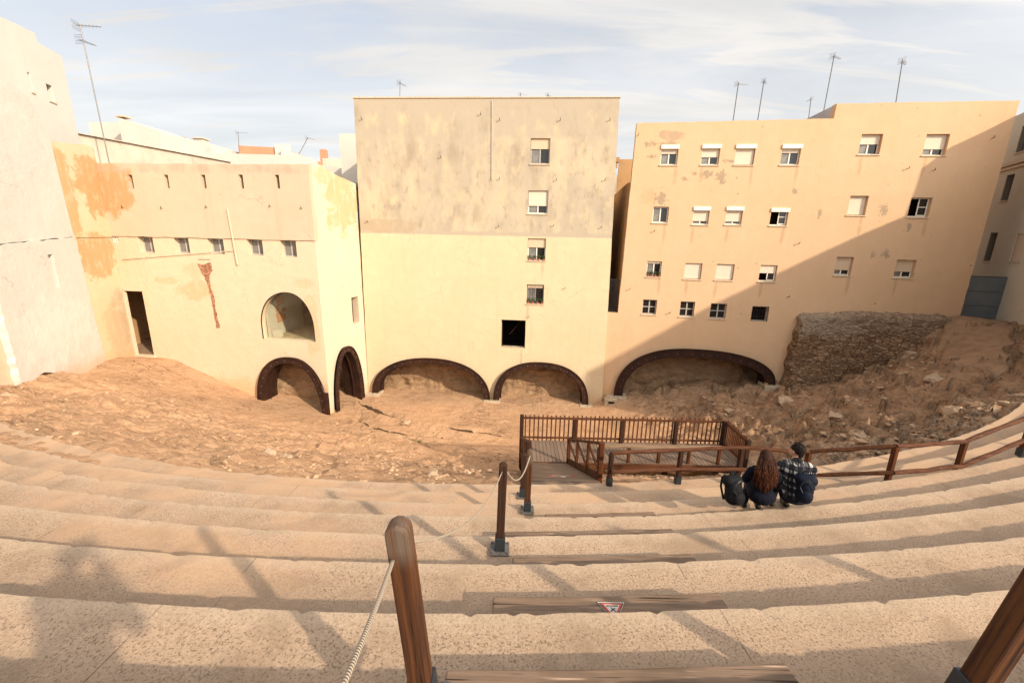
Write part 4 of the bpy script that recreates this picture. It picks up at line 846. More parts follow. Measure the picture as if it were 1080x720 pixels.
h, w, za, zb = house('white parapet at the right end of the brown rooftop wall', 296, 316, 156, 55, 'white_far', slope=163)
h, w, za, zb = house('low tiled rooftop sloping down toward the tall yellow block', 314, 345, 164, 54, 'red_far', slope=173); MB().box(2.2, 2.9, 1, 1.7, za-.6, za+.9).build('chimney', MAT['red_far'], h)
h, w, za, zb = house('white roof edge low beside the plain white tower', 325, 372, 172, 42, 'white_far', slope=179)
h, w, za, zb = house('plain white tower wall just left of the tall yellow block', 357.5, 384, 141, 36, 'white_far', name='white_tower', cat='building')
h, w, za, zb = house('small white hut with a brown roof edge among the far roofs, above the slit windows', 176, 192, 146, 62, 'white_far'); MB().box(-.2, w+.2, -.2, .5, za+.01, za+.25).build('coping', MAT['red_far'], h)
h, w, za, zb = house('narrow white chimney block beside the terracotta rooftop hut', 206, 213, 149, 57, 'white_far')
h, w, za, zb = house('pale yellowish far house right of the brown rooftop wall', 284, 300, 158, 70, 'low_yellow'); MB().box(.6, 1.2, -.05, 0, za-2.2, za-1.0).build('window', MAT['glass'], h)
h, w, za, zb = house('grey low roof box at the foot of the plain white tower', 340, 356, 167, 48, 'stain_white')
# long stained parapet sloping away behind the low building
pa = at_y(69, 139, 27.4); pb = at_y(243, 171.5, 41.0); pz = 17.2
pw = thing('parapet_wall', 'long stained white terrace wall running away behind the low building roof', 'wall', T(pa[0], pa[1], 0))
m = MB(); dxy = (pb[0]-pa[0], pb[1]-pa[1]); m.add([(0, 0, 12), (dxy[0], dxy[1], 12), (dxy[0], dxy[1], pb[2]), (0, 0, pa[2]), (-.25, .3, 12), (dxy[0]-.25, dxy[1]+.3, 12), (dxy[0]-.25, dxy[1]+.3, pb[2]), (-.25, .3, pa[2])],
    [(0, 1, 2, 3), (7, 6, 5, 4), (3, 2, 6, 7), (0, 3, 7, 4), (1, 5, 6, 2)]); m.build('wall', MAT['stain_white'], pw)
m = MB(); m.bar((0, 0, pa[2]+.04), (dxy[0], dxy[1], pb[2]+.04), .34, .05); m.build('coping', MAT['stain_white'], pw)

# ------------------------------------------------------------------ aerials
def aerial(label, xb, yb, xt, yt, Y, r=.03, booms=1, size=1.0, base_drop=.0, yaw=.4):
    size *= .62; r *= .8
    b = at_y(xb, yb, Y); t = at_y(xt, yt, Y); L = t[2]-b[2]+base_drop
    a = thing('aerial', label, 'aerial', T(b[0], b[1], b[2]-base_drop), 'rooftop television aerials')
    dx = t[0]-b[0]
    MB().tube([(0, 0, 0), (dx, 0, L)], r, 6).build('mast', MAT['galv'], a)
    for k in range(booms):
        zz = L-.1-.9*k*size; xx = dx*zz/L; yw = yaw+k*1.3; ca, sa = math.cos(yw), math.sin(yw); m = MB(); bl = 1.3*size if k == 0 else .8*size
        m.bar((xx-.25*ca*size, -.25*sa*size, zz), (xx+bl*ca, bl*sa, zz), .025*size)
        for i in range(7):
            s = -.2*size+i*bl/6; e = .28*size*(1-.06*i); m.bar((xx+s*ca-sa*e, s*sa+ca*e, zz), (xx+s*ca+sa*e, s*sa-ca*e, zz), .014*size)
        for sg in (-1, 1):
            for i in range(3): c = (xx-.28*ca*size, -.28*sa*size, zz+sg*(.08+.09*i)*size); e = .3*size; m.bar((c[0]-sa*e, c[1]+ca*e, c[2]), (c[0]+sa*e, c[1]-ca*e, c[2]), .014*size)
        m.build('antenna', MAT['galv'], a)
    return a
aerial('tall thin aerial mast with two antennas on the low building roof at the left', 115, 170, 84, 25, 27.0, .035, 2, 1.35, .6, .1)
aerial('short aerial standing alone on the left half of the yellow block roof', 421, 104, 422, 86, 29, .025, 1, .8, .5, 1.2)
aerial('tiny aerial left of the pair peeping over the yellow block roof', 549, 104, 549, 98, 32, .03, 1, .7, .5, .3)
aerial('tiny aerial right of the pair peeping over the yellow block roof', 578, 104, 578, 99, 32, .03, 1, .7, .5, .9)
aerial('thin aerial first from the left on the orange block roof', 773, 127, 779, 87, 30, .035, 1, .9, 1.2, .2)
aerial('thin aerial second from the left on the orange block roof', 799, 126, 806, 84, 30, .035, 1, .8, 1.2, .9)
aerial('shortest aerial, just left of the grey roof slope on the orange block', 854, 124, 855.5, 103, 31, .03, 1, .7, 1.2, 1.5)
aerial('tallest aerial rising behind the grey roof slope of the orange block', 868, 120, 880, 58, 30, .035, 1, 1.0, 1.2, .5)
aerial('aerial standing on the high right end of the orange block roof', 945.5, 110, 952, 63, 28, .035, 1, 1.0, .8, .7)
aerial('aerial beside the brown rooftop wall beyond the low building', 252, 158, 251, 139, 54, .04, 1, 1.3, .5, .2)
aerial('faint far aerial left of the plain white tower', 314, 160, 325, 145, 60, .04, 1, 1.4, .5, 1.0)

# ------------------------------------------------------------------ rope posts
def oriented(p, q):
    d = (Vector(q)-Vector(p)).normalized(); x = Vector((1, 0, 0)); x = (x-d*x.dot(d)).normalized(); y = d.cross(x)
    M = Matrix((x, y, d)).transposed().to_4x4(); return Matrix.Translation(Vector(p)) @ M
def rope_post(label, base, top, w=.115, d=.10, dark=False, plate=True):
    base = Vector(base); top = Vector(top); L = (top-base).length
    o = thing('rope_post', label, 'post', oriented(base, top), 'wooden rope posts by the aisle')
    m = MB(); prof = []
    zs = [.02, L-.09]; hw, hd = w/2, d/2; pts_ = [(-hw, L*0+.02), (hw, .02), (hw, L-hw*.9)]
    for i in range(1, 8): a = PI*i/8; pts_.append((hw*math.cos(a), L-hw*.9+hw*.9*math.sin(a)))
    pts_.append((-hw, L-hw*.9)); m.prism(pts_, -hd, hd)
    m.build('shaft', MAT['wood_dark' if dark else 'wood_post'], o, bevel=.012)
    s = MB(); s.box(-hw-.012, hw+.012, -hd-.012, hd+.012, .012, .17); s.build('shoe', MAT['shoe'], o, bevel=.006)
    if plate:
        s = MB(); s.box(-hw-.06, hw+.06, -hd-.06, hd+.06, .0, .012); s.build('base_plate', MAT['plate'], o)
        b = MB()
        for sx in (-1, 1):
            for sy in (-1, 1): b.tube([(sx*(hw+.04), sy*(hd+.04), .012), (sx*(hw+.04), sy*(hd+.04), .03)], .011, 6)
        b.build('bolts', MAT['galv'], o)['kind'] = 'stuff'
    return o
def on_tread(x, y): return np.array([x, y, tread_z(x, y)])
def top_at(px, b, lean=True):
    v = ray(*px); t = b[1]/v[1]; return CO+v*t
p1b = at_z(448, 745, 8.885); p1t = top_at((419, 549), p1b)
p2b = at_z(527, 580, 8.065-DZ); 
p2b = at_z(527, 579, 7.655); p2t = top_at((531, 488), p2b)
p3b = at_z(556, 538, 6.835); p3t = top_at((559, 474), p3b)
p4b = at_z(551, 523, 6.425); p4t = top_at((553, 478), p4b)
p5b = at_z(1014, 745, 8.885); 
v5 = ray(1082, 640); p5dir = None
p5t = CO+v5*((p5b[1]-.02)/v5[1]); p5t = p5b+(p5t-p5b)*1.9
rope_post('nearest wooden rope post with rounded top, its foot below the picture', p1b, p1t, .098, .085)
rope_post('middle dark rope post standing on a square steel base plate', p2b, p2t, .088, .08, True)
rope_post('brown rope post right of its darker twin at the head of the wooden ramp', p3b, p3t, .085, .08)
rope_post('short dark rope post behind the brown one at the head of the wooden ramp', p4b, p4t, .09, .08, True)
rope_post('big dark wooden post cut by the lower right corner of the picture', p5b, p5t, .095, .095, False, False)
def rope(name, label, a, b, sag, r=.014):
    a = Vector(a); b = Vector(b); n = 28; pl = [a.lerp(b, i/n)-Vector((0, 0, sag*4*(i/n)*(1-i/n))) for i in range(n+1)]
    mb = MB(); mb.tube(pl, r, 10); me = mb.mesh(name, True); uvl = me.uv_layers.new(name='UV'); L = (b-a).length
    for lp in me.loops: vi = lp.vertex_index; uvl.data[lp.index].uv = ((vi % 10)/10, (vi//10)/n*L)
    o = bpy.data.objects.new(name, me); me.materials.append(MAT['rope']); link(o); return tag(o, label, 'rope', 'hemp ropes strung between posts')
Lp = lambda b, t, f: np.array(b)+(np.array(t)-np.array(b))*f
r1 = Lp(p1b, p1t, .86); r2 = Lp(p2b, p2t, .93); r3 = Lp(p3b, p3t, .93); r4 = Lp(p4b, p4t, .9)
r0_ = at_z(338, 775, r1[2]+.30)
rope('rope', 'thick pale rope running from the nearest post off the bottom of the picture', r1+np.array([-.02, -.06, 0]), r0_, .02, .0085)
rope('rope', 'long slack rope lying low between the nearest post and the middle dark post', r1+np.array([.02, .05, 0]), r2+np.array([-.01, -.05, 0]), .20, .006)
rope('rope', 'short pale rope hanging between the middle dark post and the brown post', r2+np.array([.01, .05, 0]), r3+np.array([0, -.05, 0]), .27, .010)

# ------------------------------------------------------------------ front railing along the lowest seats
def rail_run():
    B = [((642, 511), (645, 480), 6.015), ((713, 508), (716, 475), 6.015), ((780, 507), (788, 470), 6.2), None, None, None, None]
    bs = [on_tread(2.07, 7.86), on_tread(3.53, 7.98), on_tread(4.72, 7.90), on_tread(5.95, 7.72), on_tread(7.03, 7.10), on_tread(8.62, 7.42), on_tread(10.4, 7.92), on_tread(12.6, 8.5)]
    hs = [.70, .74, .86, .90, .97, .93, .90, .9]
    o = thing('wooden_railing', 'low rustic two-rail wooden railing along the lowest seats, behind the seated couple', 'railing', T(0, 0, 0))
    tops = []
    for i, (b, h) in enumerate(zip(bs, hs)):
        t = b+np.array([0, 0, h]); tops.append((b, t)); ln = b+np.array([0, 0, .02])
        pp = MB().bar(ln, t, .095, .095, (0, 1, 0), .02).build('post', MAT['wood_dark' if i < 3 else 'wood_z'], o)
        MB().bar(b, b+np.array([0, 0, .17]), .12, .12, (0, 1, 0), .01).build('shoe', MAT['shoe'], pp)
    for f, wd, nm in ((.97, (.085, .07), 'top_rail'), (.50, (.08, .07), 'lower_rail')):
        for i in range(len(bs)-1):
            a = Vector(Lp(*tops[i], f)); c = Vector(Lp(*tops[i+1], f)); off = Vector((0, -.075 if f < .9 else 0, .04 if f > .9 else 0))
            m = MB(); k = 6; pl = [a.lerp(c, j/k)+off+Vector((0, 0, .02*vn(i*3+j*.7, f*9, 5).item())) for j in range(k+1)]
            pl[0] = a+off; pl[-1] = c+off
            m.tube(pl, [.04+.004*math.sin(j*2+i) for j in range(k+1)], 8).build(nm, MAT['wood_x'], o)
    return o
rail_run()

# ------------------------------------------------------------------ viewing platform with picket fence
ZD = 3.15
d_bl = at_z(550, 468, ZD); d_br = at_z(757, 464, ZD); d_fr = at_z(783, 489, ZD); d_fl = at_z(556, 482, ZD)
PF = thing('viewing_platform', 'raised wooden viewing platform fenced with pickets, with a ramp leading down to it', 'platform', T(0, 0, ZD))
yb = (d_bl[1]+d_br[1])/2; yf = 13.75; xl = d_bl[0]; xr = d_br[0]; xfr = d_fr[0]
m = MB(); m.add([(xl, yf, 0), (xfr, yf, 0), (xr, yb, 0), (xl, yb, 0), (xl, yf, -.06), (xfr, yf, -.06), (xr, yb, -.06), (xl, yb, -.06)], [(0, 1, 2, 3), (7, 6, 5, 4), (0, 4, 5, 1), (1, 5, 6, 2), (2, 6, 7, 3), (3, 7, 4, 0)]); m.build('deck', MAT['deck_x'], PF)
m = MB(); m.bar((xl, yf-.04, -.12), (xfr, yf-.04, -.12), .07, .24); m.bar((xl, yb, -.18), (xr, yb, -.18), .07, .2)
for i in range(8): x = xl+.2+(xr-xl-.3)*i/7; m.bar((x, yf, -.17), (x, yb, -.17), .07, .2)
m.build('joist', MAT['wood_x'], PF)
for x in (xl+.1, xl+2.6, xl+5.2, xr-.1):
    for y in (yf+.15, yb-.1): gz = float(ground_z(np.array([x]), np.array([y]))[0])-ZD-.25; MB().bar((x, y, gz), (x, y, -.07), .14).build('support', MAT['wood_dark'], PF)
HP = 1.06; nb = 46
def pickets(a, b, n, skip=()):
    mm = None
    for i in range(n):
        t = (i+.5)/n; x, y = a[0]+(b[0]-a[0])*t, a[1]+(b[1]-a[1])*t
        if mm is None: q = MB(); q.bar((0, 0, -.12), (0, 0, HP), .05, .03, (0, 1, 0)); mm = q.mesh('picket'); mm.materials.append(MAT['wood_z'])
        o = bpy.data.objects.new('picket', mm); link(o, PF, Matrix.Translation((x, y, random.uniform(-.02, .02))) @ Matrix.Rotation(0 if abs(b[0]-a[0]) > 2 else PI/2, 4, 'Z'))
pickets((xl+.06, yb+.03), (xr-.06, yb+.03), nb); pickets((xr+.04, yb-.1), (xfr, yf+.1), 13)
m = MB(); m.bar((xl, yb-.02, HP-.10), (xr, yb-.02, HP-.10), .06, .08); m.build('fence_rail', MAT['wood_x'], PF); m = MB(); m.bar((xl, yb-.02, .14), (xr, yb-.02, .14), .05, .07); m.build('fence_rail', MAT['wood_x'], PF)
m = MB(); m.bar((xr-.02, yb, HP-.10), (xfr-.05, yf, HP-.10), .06, .08); m.build('fence_rail', MAT['wood_y'], PF); m = MB(); m.bar((xr-.02, yb, .14), (xfr-.05, yf, .14), .05, .07); m.build('fence_rail', MAT['wood_y'], PF)
for (x, y, hz, lz) in [(xl, yb, HP, -1.2), (xl+2.05, yb-.06, HP-.12, 0), (xl+3.9, yb-.06, HP-.12, 0), (xl+6.0, yb-.06, HP-.12, 0), (xr-.05, yb-.08, HP-.05, 0), (xfr, yf, HP-.05, -.8)]:
    MB().bar((x, y, lz), (x, y, hz), .15, .15, (0, 1, 0)).build('fence_post', MAT['wood_dark'], PF)
# front rail of the deck with broad top board
fx0 = at_y(632, 468, yf+.1)[0]; fx1 = at_y(760, 466, yf+.1)[0]
zr = .62
for i in range(5): x = fx0+(fx1-fx0)*i/4; MB().bar((x, yf+.08, 0), (x, yf+.08, zr), .10, .10, (0, 1, 0)).build('rail_post', MAT['wood_z' if i else 'wood_dark'], PF)
MB().bar((fx0-.1, yf+.06, zr+.03), (fx1+.1, yf+.06, zr+.03), .24, .05).build('top_board', MAT['wood_top'], PF)
# ramp from the seats down to the deck
ra = at_z(562, 506, 5.75); rb_ = at_z(633, 506, 5.75); y0r = (ra[1]+rb_[1])/2; rx0, rx1 = ra[0]-.05, rb_[0]; y1r = yf-.08
z0r = 5.72-ZD; z1r = .0
m = MB(); m.add([(rx0, y0r, z0r), (rx1, y0r, z0r), (rx1, y1r, z1r), (rx0, y1r, z1r), (rx0, y0r, z0r-.08), (rx1, y0r, z0r-.08), (rx1, y1r, z1r-.08), (rx0, y1r, z1r-.08)], [(0, 1, 2, 3), (7, 6, 5, 4), (0, 4, 5, 1), (1, 5, 6, 2), (2, 6, 7, 3), (3, 7, 4, 0)]); rmp = m.build('ramp', MAT['deck_y'], PF)
MB().box(rx0, rx1, y0r-.85, y0r-.004, z0r-.08, z0r).build('landing_board', MAT['deck_y'], PF)
def rz(y): return z0r+(z1r-z0r)*(y-y0r)/(y1r-y0r)
for sx, xx in ((1, rx1+.05), (-1, rx0-.05)):
    yy = [y0r+.35, y0r+(y1r-y0r)*.34, y0r+(y1r-y0r)*.66, y1r-.05]; H = .95
    for i, y in enumerate(yy): MB().bar((xx, y, rz(y)-.35), (xx, y, rz(y)+H), .12 if i in (0, 3) else .08, .12 if i in (0, 3) else .08, (0, 1, 0)).build('ramp_post', MAT['wood_dark' if sx < 0 else 'wood_z'], PF)
    m = MB(); m.bar((xx, yy[0], rz(yy[0])+H-.02), (xx, yy[-1], rz(yy[-1])+H-.02), .09, .07); m.build('ramp_rail', MAT['wood_y'], PF)
    m = MB(); m.bar((xx, yy[0], rz(yy[0])+.08), (xx, yy[-1], rz(yy[-1])+.08), .05, .22); m.build('ramp_kerb', MAT['wood_y'], PF)
    for i in range(3): MB().bar((xx, yy[i], rz(yy[i])+.2), (xx, yy[i+1], rz(yy[i+1])+H-.1), .05, .06).build('brace', MAT['wood_y'], PF)
# worn warning strip painted on the ramp
MAT['sign_white'] = flat('worn_white_paint', (.62, .55, .48), .7, .3, vary=.35, scale=40); MAT['sign_red'] = flat('worn_red_paint', (.50, .10, .06), .7, .3, vary=.3, scale=30); MAT['sign_black'] = flat('black_print', (.02, .018, .018), .6, .3); MAT['sign_grey'] = flat('sign_sheet', (.58, .55, .50), .45, .4, vary=.1)
wsx = (rx0+rx1)/2+.06; slope = math.atan2(z1r-z0r, y1r-y0r); ysg = y0r+1.0
MSg = Matrix.Translation((wsx, ysg, rz(ysg)+.004+ZD)) @ Matrix.Rotation(slope, 4, 'X')
ws = thing('floor_marking', 'red and white warning strip with a small white arrow on the wooden ramp', 'marking', MSg)
m = MB(); m.box(-.36, -.25, .0, .16, 0, .004); m.box(.26, .36, .0, .16, 0, .004); m.box(-.36, .36, -.03, -.003, 0, .004); m.build('red_band', MAT['sign_red'], ws)
m = MB()
for i in range(7):
    x = -.235+i*.068
    m.box(x, x+.016, .0, .16, 0, .004)
    if i % 2: m.box(x+.017, x+.048, .12, .16, 0, .004)
    m.box(x+.017, x+.048, .06, .10, 0, .004)
    if i % 3 == 0: m.box(x+.034, x+.048, .0, .058, 0, .004)
m.build('lettering', MAT['sign_white'], ws)
m = MB(); m.add([(-.10, -.09, 0), (.10, -.09, 0), (0, -.30, 0), (-.10, -.09, .004), (.10, -.09, .004), (0, -.30, .004)], [(3, 5, 4), (0, 1, 2), (0, 3, 4, 1), (1, 4, 5, 2), (2, 5, 3, 0)]); m.build('arrow', MAT['sign_white'], ws)
# triangular warning sign on the half step
sa = at_z(632, 639.5, 8.272); sb = at_z(659, 639.5, 8.272); sW = float(sb[0]-sa[0]); scx = float((sa+sb)[0]/2); scy = float((sa+sb)[1]/2)
sg = thing('warning_sign', 'small upturned triangular red and white warning sign lying on the wooden half step', 'sign', T(scx, scy+.045, 8.262+.003, .0))
def tri(w, z0, z1, off=0.0):
    h = w*.87; p = [(-w/2, -off), (w/2, -off), (0, -h-off)]; m = MB(); m.add([(x, y, z0) for x, y in p]+[(x, y, z1) for x, y in p], [(5, 4, 3), (0, 1, 2), (0, 3, 4, 1), (1, 4, 5, 2), (2, 5, 3, 0)]); return m
MS2 = Matrix.Rotation(rad(8), 4, 'Z')
tri(sW*1.06, 0, .004, 0).build('back', MAT['sign_grey'], sg); tri(sW*.98, .0045, .006, .008).build('edge', MAT['sign_black'], sg); tri(sW*.88, .0065, .008, .014).build('border', MAT['sign_red'], sg); tri(sW*.62, .0085, .010, .028).build('face', MAT['sign_white'], sg)
m = MB(); m.box(-.045, .045, -.044, -.036, .0102, .012); m.bar((-.012, -.05, .011), (.0, -.075, .011), .008, .002); m.bar((.0, -.075, .011), (.018, -.06, .011), .007, .002); m.bar((.0, -.075, .011), (-.02, -.088, .011), .007, .002); m.bar((.005, -.08, .011), (.024, -.09, .011), .007, .002); m.build('pictogram', MAT['sign_black'], sg)

# ------------------------------------------------------------------ people
def m_cloth(name, c, c2=None, scale=14, bump=.4, rough=.9):
    n = NT(name); f = n.noise(scale, 4, .6); w = n.noise(6, 3, .5); col = n.mix(n.ramp(f, .35, .7), c, c2 or tuple(k*.6 for k in c)); return n.done(col, rough, n.bump(w, bump, .03), .15)
MAT['navy'] = m_cloth('navy_jersey', (.006, .007, .014)); MAT['skin'] = flat('skin', (.50, .27, .18), .6, .35, vary=.15); MAT['jeans'] = m_cloth('dark_jeans', (.015, .018, .028)); MAT['bag'] = m_cloth('black_nylon', (.008, .0085, .010), None, 10, .6, .75); MAT['bag_navy'] = m_cloth('navy_nylon', (.007, .010, .022), None, 10, .6, .75)
MAT['shoe_leather'] = m_cloth('shoe', (.03, .025, .02), None, 10, .2, .5)
def m_plaid():
    n = NT('plaid_flannel'); x, y, z = n.xyz(); wob_ = n.noise(5, 3); xx = n.math('ADD', x, n.math('MULTIPLY', wob_, .05)); zz = n.math('ADD', z, n.math('MULTIPLY', wob_, .06))
    a = n.math('FRACT', n.math('MULTIPLY', xx, 1/.105)); b = n.math('FRACT', n.math('MULTIPLY', zz, 1/.105)); a1 = n.ramp(a, .58, .62); b1 = n.ramp(b, .62, .66)
    both = n.math('MULTIPLY', a1, b1); any_ = n.math('MAXIMUM', a1, b1); col = n.mix(any_, (.012, .012, .015), (.035, .035, .04)); col = n.mix(n.math('MULTIPLY', both, n.ramp(n.noise(9, 3), .40, .52)), col, (.50, .48, .44)); th = n.math('MULTIPLY', n.ramp(n.math('ABSOLUTE', n.math('SUBTRACT', a, .25)), .05, .03), b1); col = n.mix(n.math('MULTIPLY', th, .5), col, (.4, .38, .35))
    return n.done(col, .9, n.bump(n.noise(7, 3), .5, .03), .1)
MAT['plaid'] = m_plaid()
def m_hair(name, c1, c2):
    n = NT(name); g = n.noise(1.0, 5, .6, n.mapv(n.obj, (60, 60, 5)), .8); x, y, z = n.xyz(); col = n.mix(n.ramp(g, .35, .68), c1, c2); col = n.mix(n.ramp(z, .50, .78, 0, .7), col, c1); return n.done(col, .7, n.bump(g, .8, .01), .15)
MAT['hair_red'] = m_hair('auburn_hair', (.020, .008, .005), (.12, .036, .012)); MAT['hair_dark'] = m_hair('dark_hair', (.012, .009, .008), (.03, .02, .014))

def hand(m, w, d, up):      # palm and five curled fingers
    w = Vector(w); d = Vector(d).normalized(); up = Vector(up).normalized(); s = d.cross(up).normalized()
    m.cap(w, w+d*.06, .030, .036, 8); k = w+d*.07
    for i, L in enumerate((.060, .070, .066, .052)):
        o = (i-1.5)*.019; a = k+s*o; b = a+d*L*.55-up*.006; c = b+d*L*.35-up*.03; m.cap(a-d*.02, b, .0095, .0088, 7); m.cap(b, c, .0088, .0075, 7)
    a = w+d*.02-s*.03; b = a+d*.035-s*.022; m.cap(a, b, .011, .010, 7); m.cap(b, b+d*.028-up*.012, .010, .008, 7)
def person_body(m, lean, hx_, turn, sc, wd):
    # seat plane at z=0, facing +y
    sh = (0, lean*.9, .50); ck = (0, lean*1.15, .60)
    m.ell((0, .02, .10), (.165*wd, .125, .115)); m.cap((-.085, .03, .085), (-.10, .42, .10), .085, .062); m.cap((.085, .03, .085), (.10, .44, .11), .085, .062)
    m.cap((-.10, .42, .10), (-.11, .46, -.30), .060, .042); m.cap((.10, .44, .11), (.12, .50, -.30), .060, .042)
    m.cap((0, .02, .12), (0, lean*.5, .30), .125*wd, .12*wd); m.ell((0, lean*.8, .42), (.165*wd, .115, .17)); m.cap((-.12*wd, sh[1], .515), (.12*wd, sh[1], .515), .062, .062)
    m.cap((0, sh[1], .54), (hx_*.6, ck[1]+.02, .645), .055, .05)
    hc = Vector((hx_, ck[1]+.05, .735)); Rh = Matrix.Rotation(turn, 3, 'Z')
    m.ell(hc, (.074, .093, .112), Rh); m.ell(hc+Rh @ Vector((0, .028, -.05)), (.058, .068, .066), Rh)
    m.cap(hc+Rh @ Vector((0, .088, -.0)), hc+Rh @ Vector((0, .108, -.028)), .011, .015, 8)         # nose
    m.cap(hc+Rh @ Vector((-.018, .088, -.062)), hc+Rh @ Vector((.018, .088, -.062)), .009, .009, 8)  # mouth
    for s in (-1, 1):
        m.ell(hc+Rh @ Vector((s*.030, .083, .008)), (.014, .010, .009), Rh, 8, 6); m.cap(hc+Rh @ Vector((s*.018, .09, .026)), hc+Rh @ Vector((s*.044, .08, .026)), .007, .006, 6); m.ell(hc+Rh @ Vector((s*.076, -.005, -.01)), (.012, .022, .032), Rh, 8, 6)
    for s in (-1, 1):
        a = Vector((s*.185*wd, sh[1], .50)); e = Vector((s*.23*wd, sh[1]+.13, .25)); h = Vector((s*.10, .40, .20)); m.cap(a, e, .052, .042); m.cap(e, h, .041, .028); hand(m, h, (-s*.35, .9, -.1), (0, .1, 1))
    for s, y in ((-1, .46), (1, .50)): m.cap((s*.11, y-.03, -.36), (s*.115, y+.14, -.385), .036, .03)
    return hc, Rh
def place(px, py, zz, off): p = at_z(px, py, zz); return p
# woman
pw_ = at_z(808, 537, 7.245); aw = -.30; S1 = .92
W = thing('person', 'seated person with long wavy auburn hair in a dark navy top, seen from behind', 'person', T(pw_[0], pw_[1]+.14, 7.25, aw) @ Matrix.Scale(S1, 4))
m = MB(); hc, Rh = person_body(m, .10, .0, -.25, 1, .95); body = remesh(m, 'body', MAT['skin'], .0085, W)
m = MB(); m.ell((0, .02, .13), (.205, .165, .14)); m.cap((0, .02, .14), (0, .06, .32), .15, .142); m.ell((0, .08, .40), (.185, .14, .19)); m.cap((-.125, .09, .515), (.125, .09, .515), .078, .078)
for s in (-1, 1): a = Vector((s*.18, .09, .49)); e = Vector((s*.225, .22, .25)); h = Vector((s*.115, .39, .205)); m.cap(a, e, .070, .06); m.cap(e, h, .058, .042)
remesh(m, 'top', MAT['navy'], .010, body)
m = MB(); m.cap((-.085, .03, .09), (-.10, .42, .10), .10, .075); m.cap((.085, .03, .09), (.10, .44, .11), .10, .075); m.cap((-.10, .42, .10), (-.11, .46, -.28), .072, .056); m.cap((.10, .44, .11), (.12, .50, -.28), .072, .056); m.ell((0, .02, .09), (.178, .14, .11)); remesh(m, 'trousers', MAT['jeans'], .011, body)
m = MB()
for s, y in ((-1, .46), (1, .50)): m.cap((s*.11, y-.03, -.35), (s*.118, y+.16, -.375), .047, .042)
remesh(m, 'shoes', MAT['shoe_leather'], .01, body)
m = MB(); rn = random.Random(5); m.ell(hc+Vector((0, -.022, .022)), (.094, .098, .112)); m.cap(hc+Vector((0, -.06, .0)), hc+Vector((0, -.10, -.30)), .095, .075); m.ell(hc+Vector((0, -.135, -.27)), (.12, .06, .24))
for i in range(190):
    x = rn.uniform(-1, 1); L = rn.uniform(.34, .58)*(1-.2*abs(x)); top = hc+Vector((x*.085, -.05-.035*(1-x*x), .05)); pl = []
    ph = rn.random()*6; am = rn.uniform(.006, .016)
    for j in range(9):
        t = j/8; pl.append(top+Vector((x*.078*min(1, t*1.6)+am*math.sin(ph+t*11), -.035*math.sin(t*2.2)-.10*min(1, t*1.3)-.045*(1-x*x)*min(1, t*2)-.012*rn.random()+am*.6*math.cos(ph+t*9), -L*t)))
    m.tube(pl, [.010*(1-.6*j/8) for j in range(9)], 6)
m.build('hair', MAT['hair_red'], body, smooth=True)
# man
pm_ = at_z(843, 535, 7.245); am_ = -.26; S2 = 1.0
Mn = thing('person', 'seated person with short dark hair in a black and white checked jacket', 'person', T(pm_[0], pm_[1]+.15, 7.25, am_) @ Matrix.Scale(S2, 4))
m = MB(); hc2, Rh2 = person_body(m, .11, -.015, .75, 1, 1.05); body2 = remesh(m, 'body', MAT['skin'], .0085, Mn)
m = MB(); m.ell((0, .02, .12), (.20, .165, .14)); m.cap((0, .02, .14), (0, .06, .32), .158, .155); m.ell((0, .09, .41), (.20, .145, .19)); m.cap((-.14, .10, .52), (.14, .10, .52), .080, .080); m.cap((0, .095, .56), (0, .11, .60), .075, .065)
for s in (-1, 1): a = Vector((s*.195, .10, .495)); e = Vector((s*.245, .23, .25)); h = Vector((s*.12, .39, .205)); m.cap(a, e, .076, .064); m.cap(e, h, .062, .045)
remesh(m, 'jacket', MAT['plaid'], .010, body2)
m = MB(); m.cap((-.085, .03, .09), (-.10, .42, .10), .10, .078); m.cap((.085, .03, .09), (.10, .44, .11), .10, .078); m.cap((-.10, .42, .10), (-.11, .46, -.28), .075, .058); m.cap((.10, .44, .11), (.12, .50, -.28), .075, .058); m.ell((0, .015, .06), (.19, .17, .08)); remesh(m, 'trousers', MAT['jeans'], .011, body2)
m = MB()
for s, y in ((-1, .46), (1, .50)): m.cap((s*.11, y-.03, -.35), (s*.118, y+.16, -.375), .05, .045)
remesh(m, 'shoes', MAT['shoe_leather'], .01, body2)
m = MB(); m.ell(hc2+Rh2 @ Vector((0, -.022, .026)), (.083, .098, .092), Rh2); m.cap(hc2+Rh2 @ Vector((0, -.07, -.0)), hc2+Rh2 @ Vector((0, -.06, -.06)), .05, .04)
for i in range(160):
    d = Vector((rn.gauss(0, 1), rn.gauss(-.5, 1), rn.gauss(.35, .6))).normalized(); p = hc2+Rh2 @ Vector((d.x*.082, -.018+d.y*.09, .03+d.z*.095)); t = (Rh2 @ Vector((d.x*.5+rn.gauss(0, .4), d.y*.5+.3+rn.gauss(0, .4), -.3+d.z*.4+rn.gauss(0, .3)))).normalized()*.022; m.tube([p-t*.3, p+t], [.009, .003], 5)
m.build('hair', MAT['hair_dark'], body2, smooth=True)
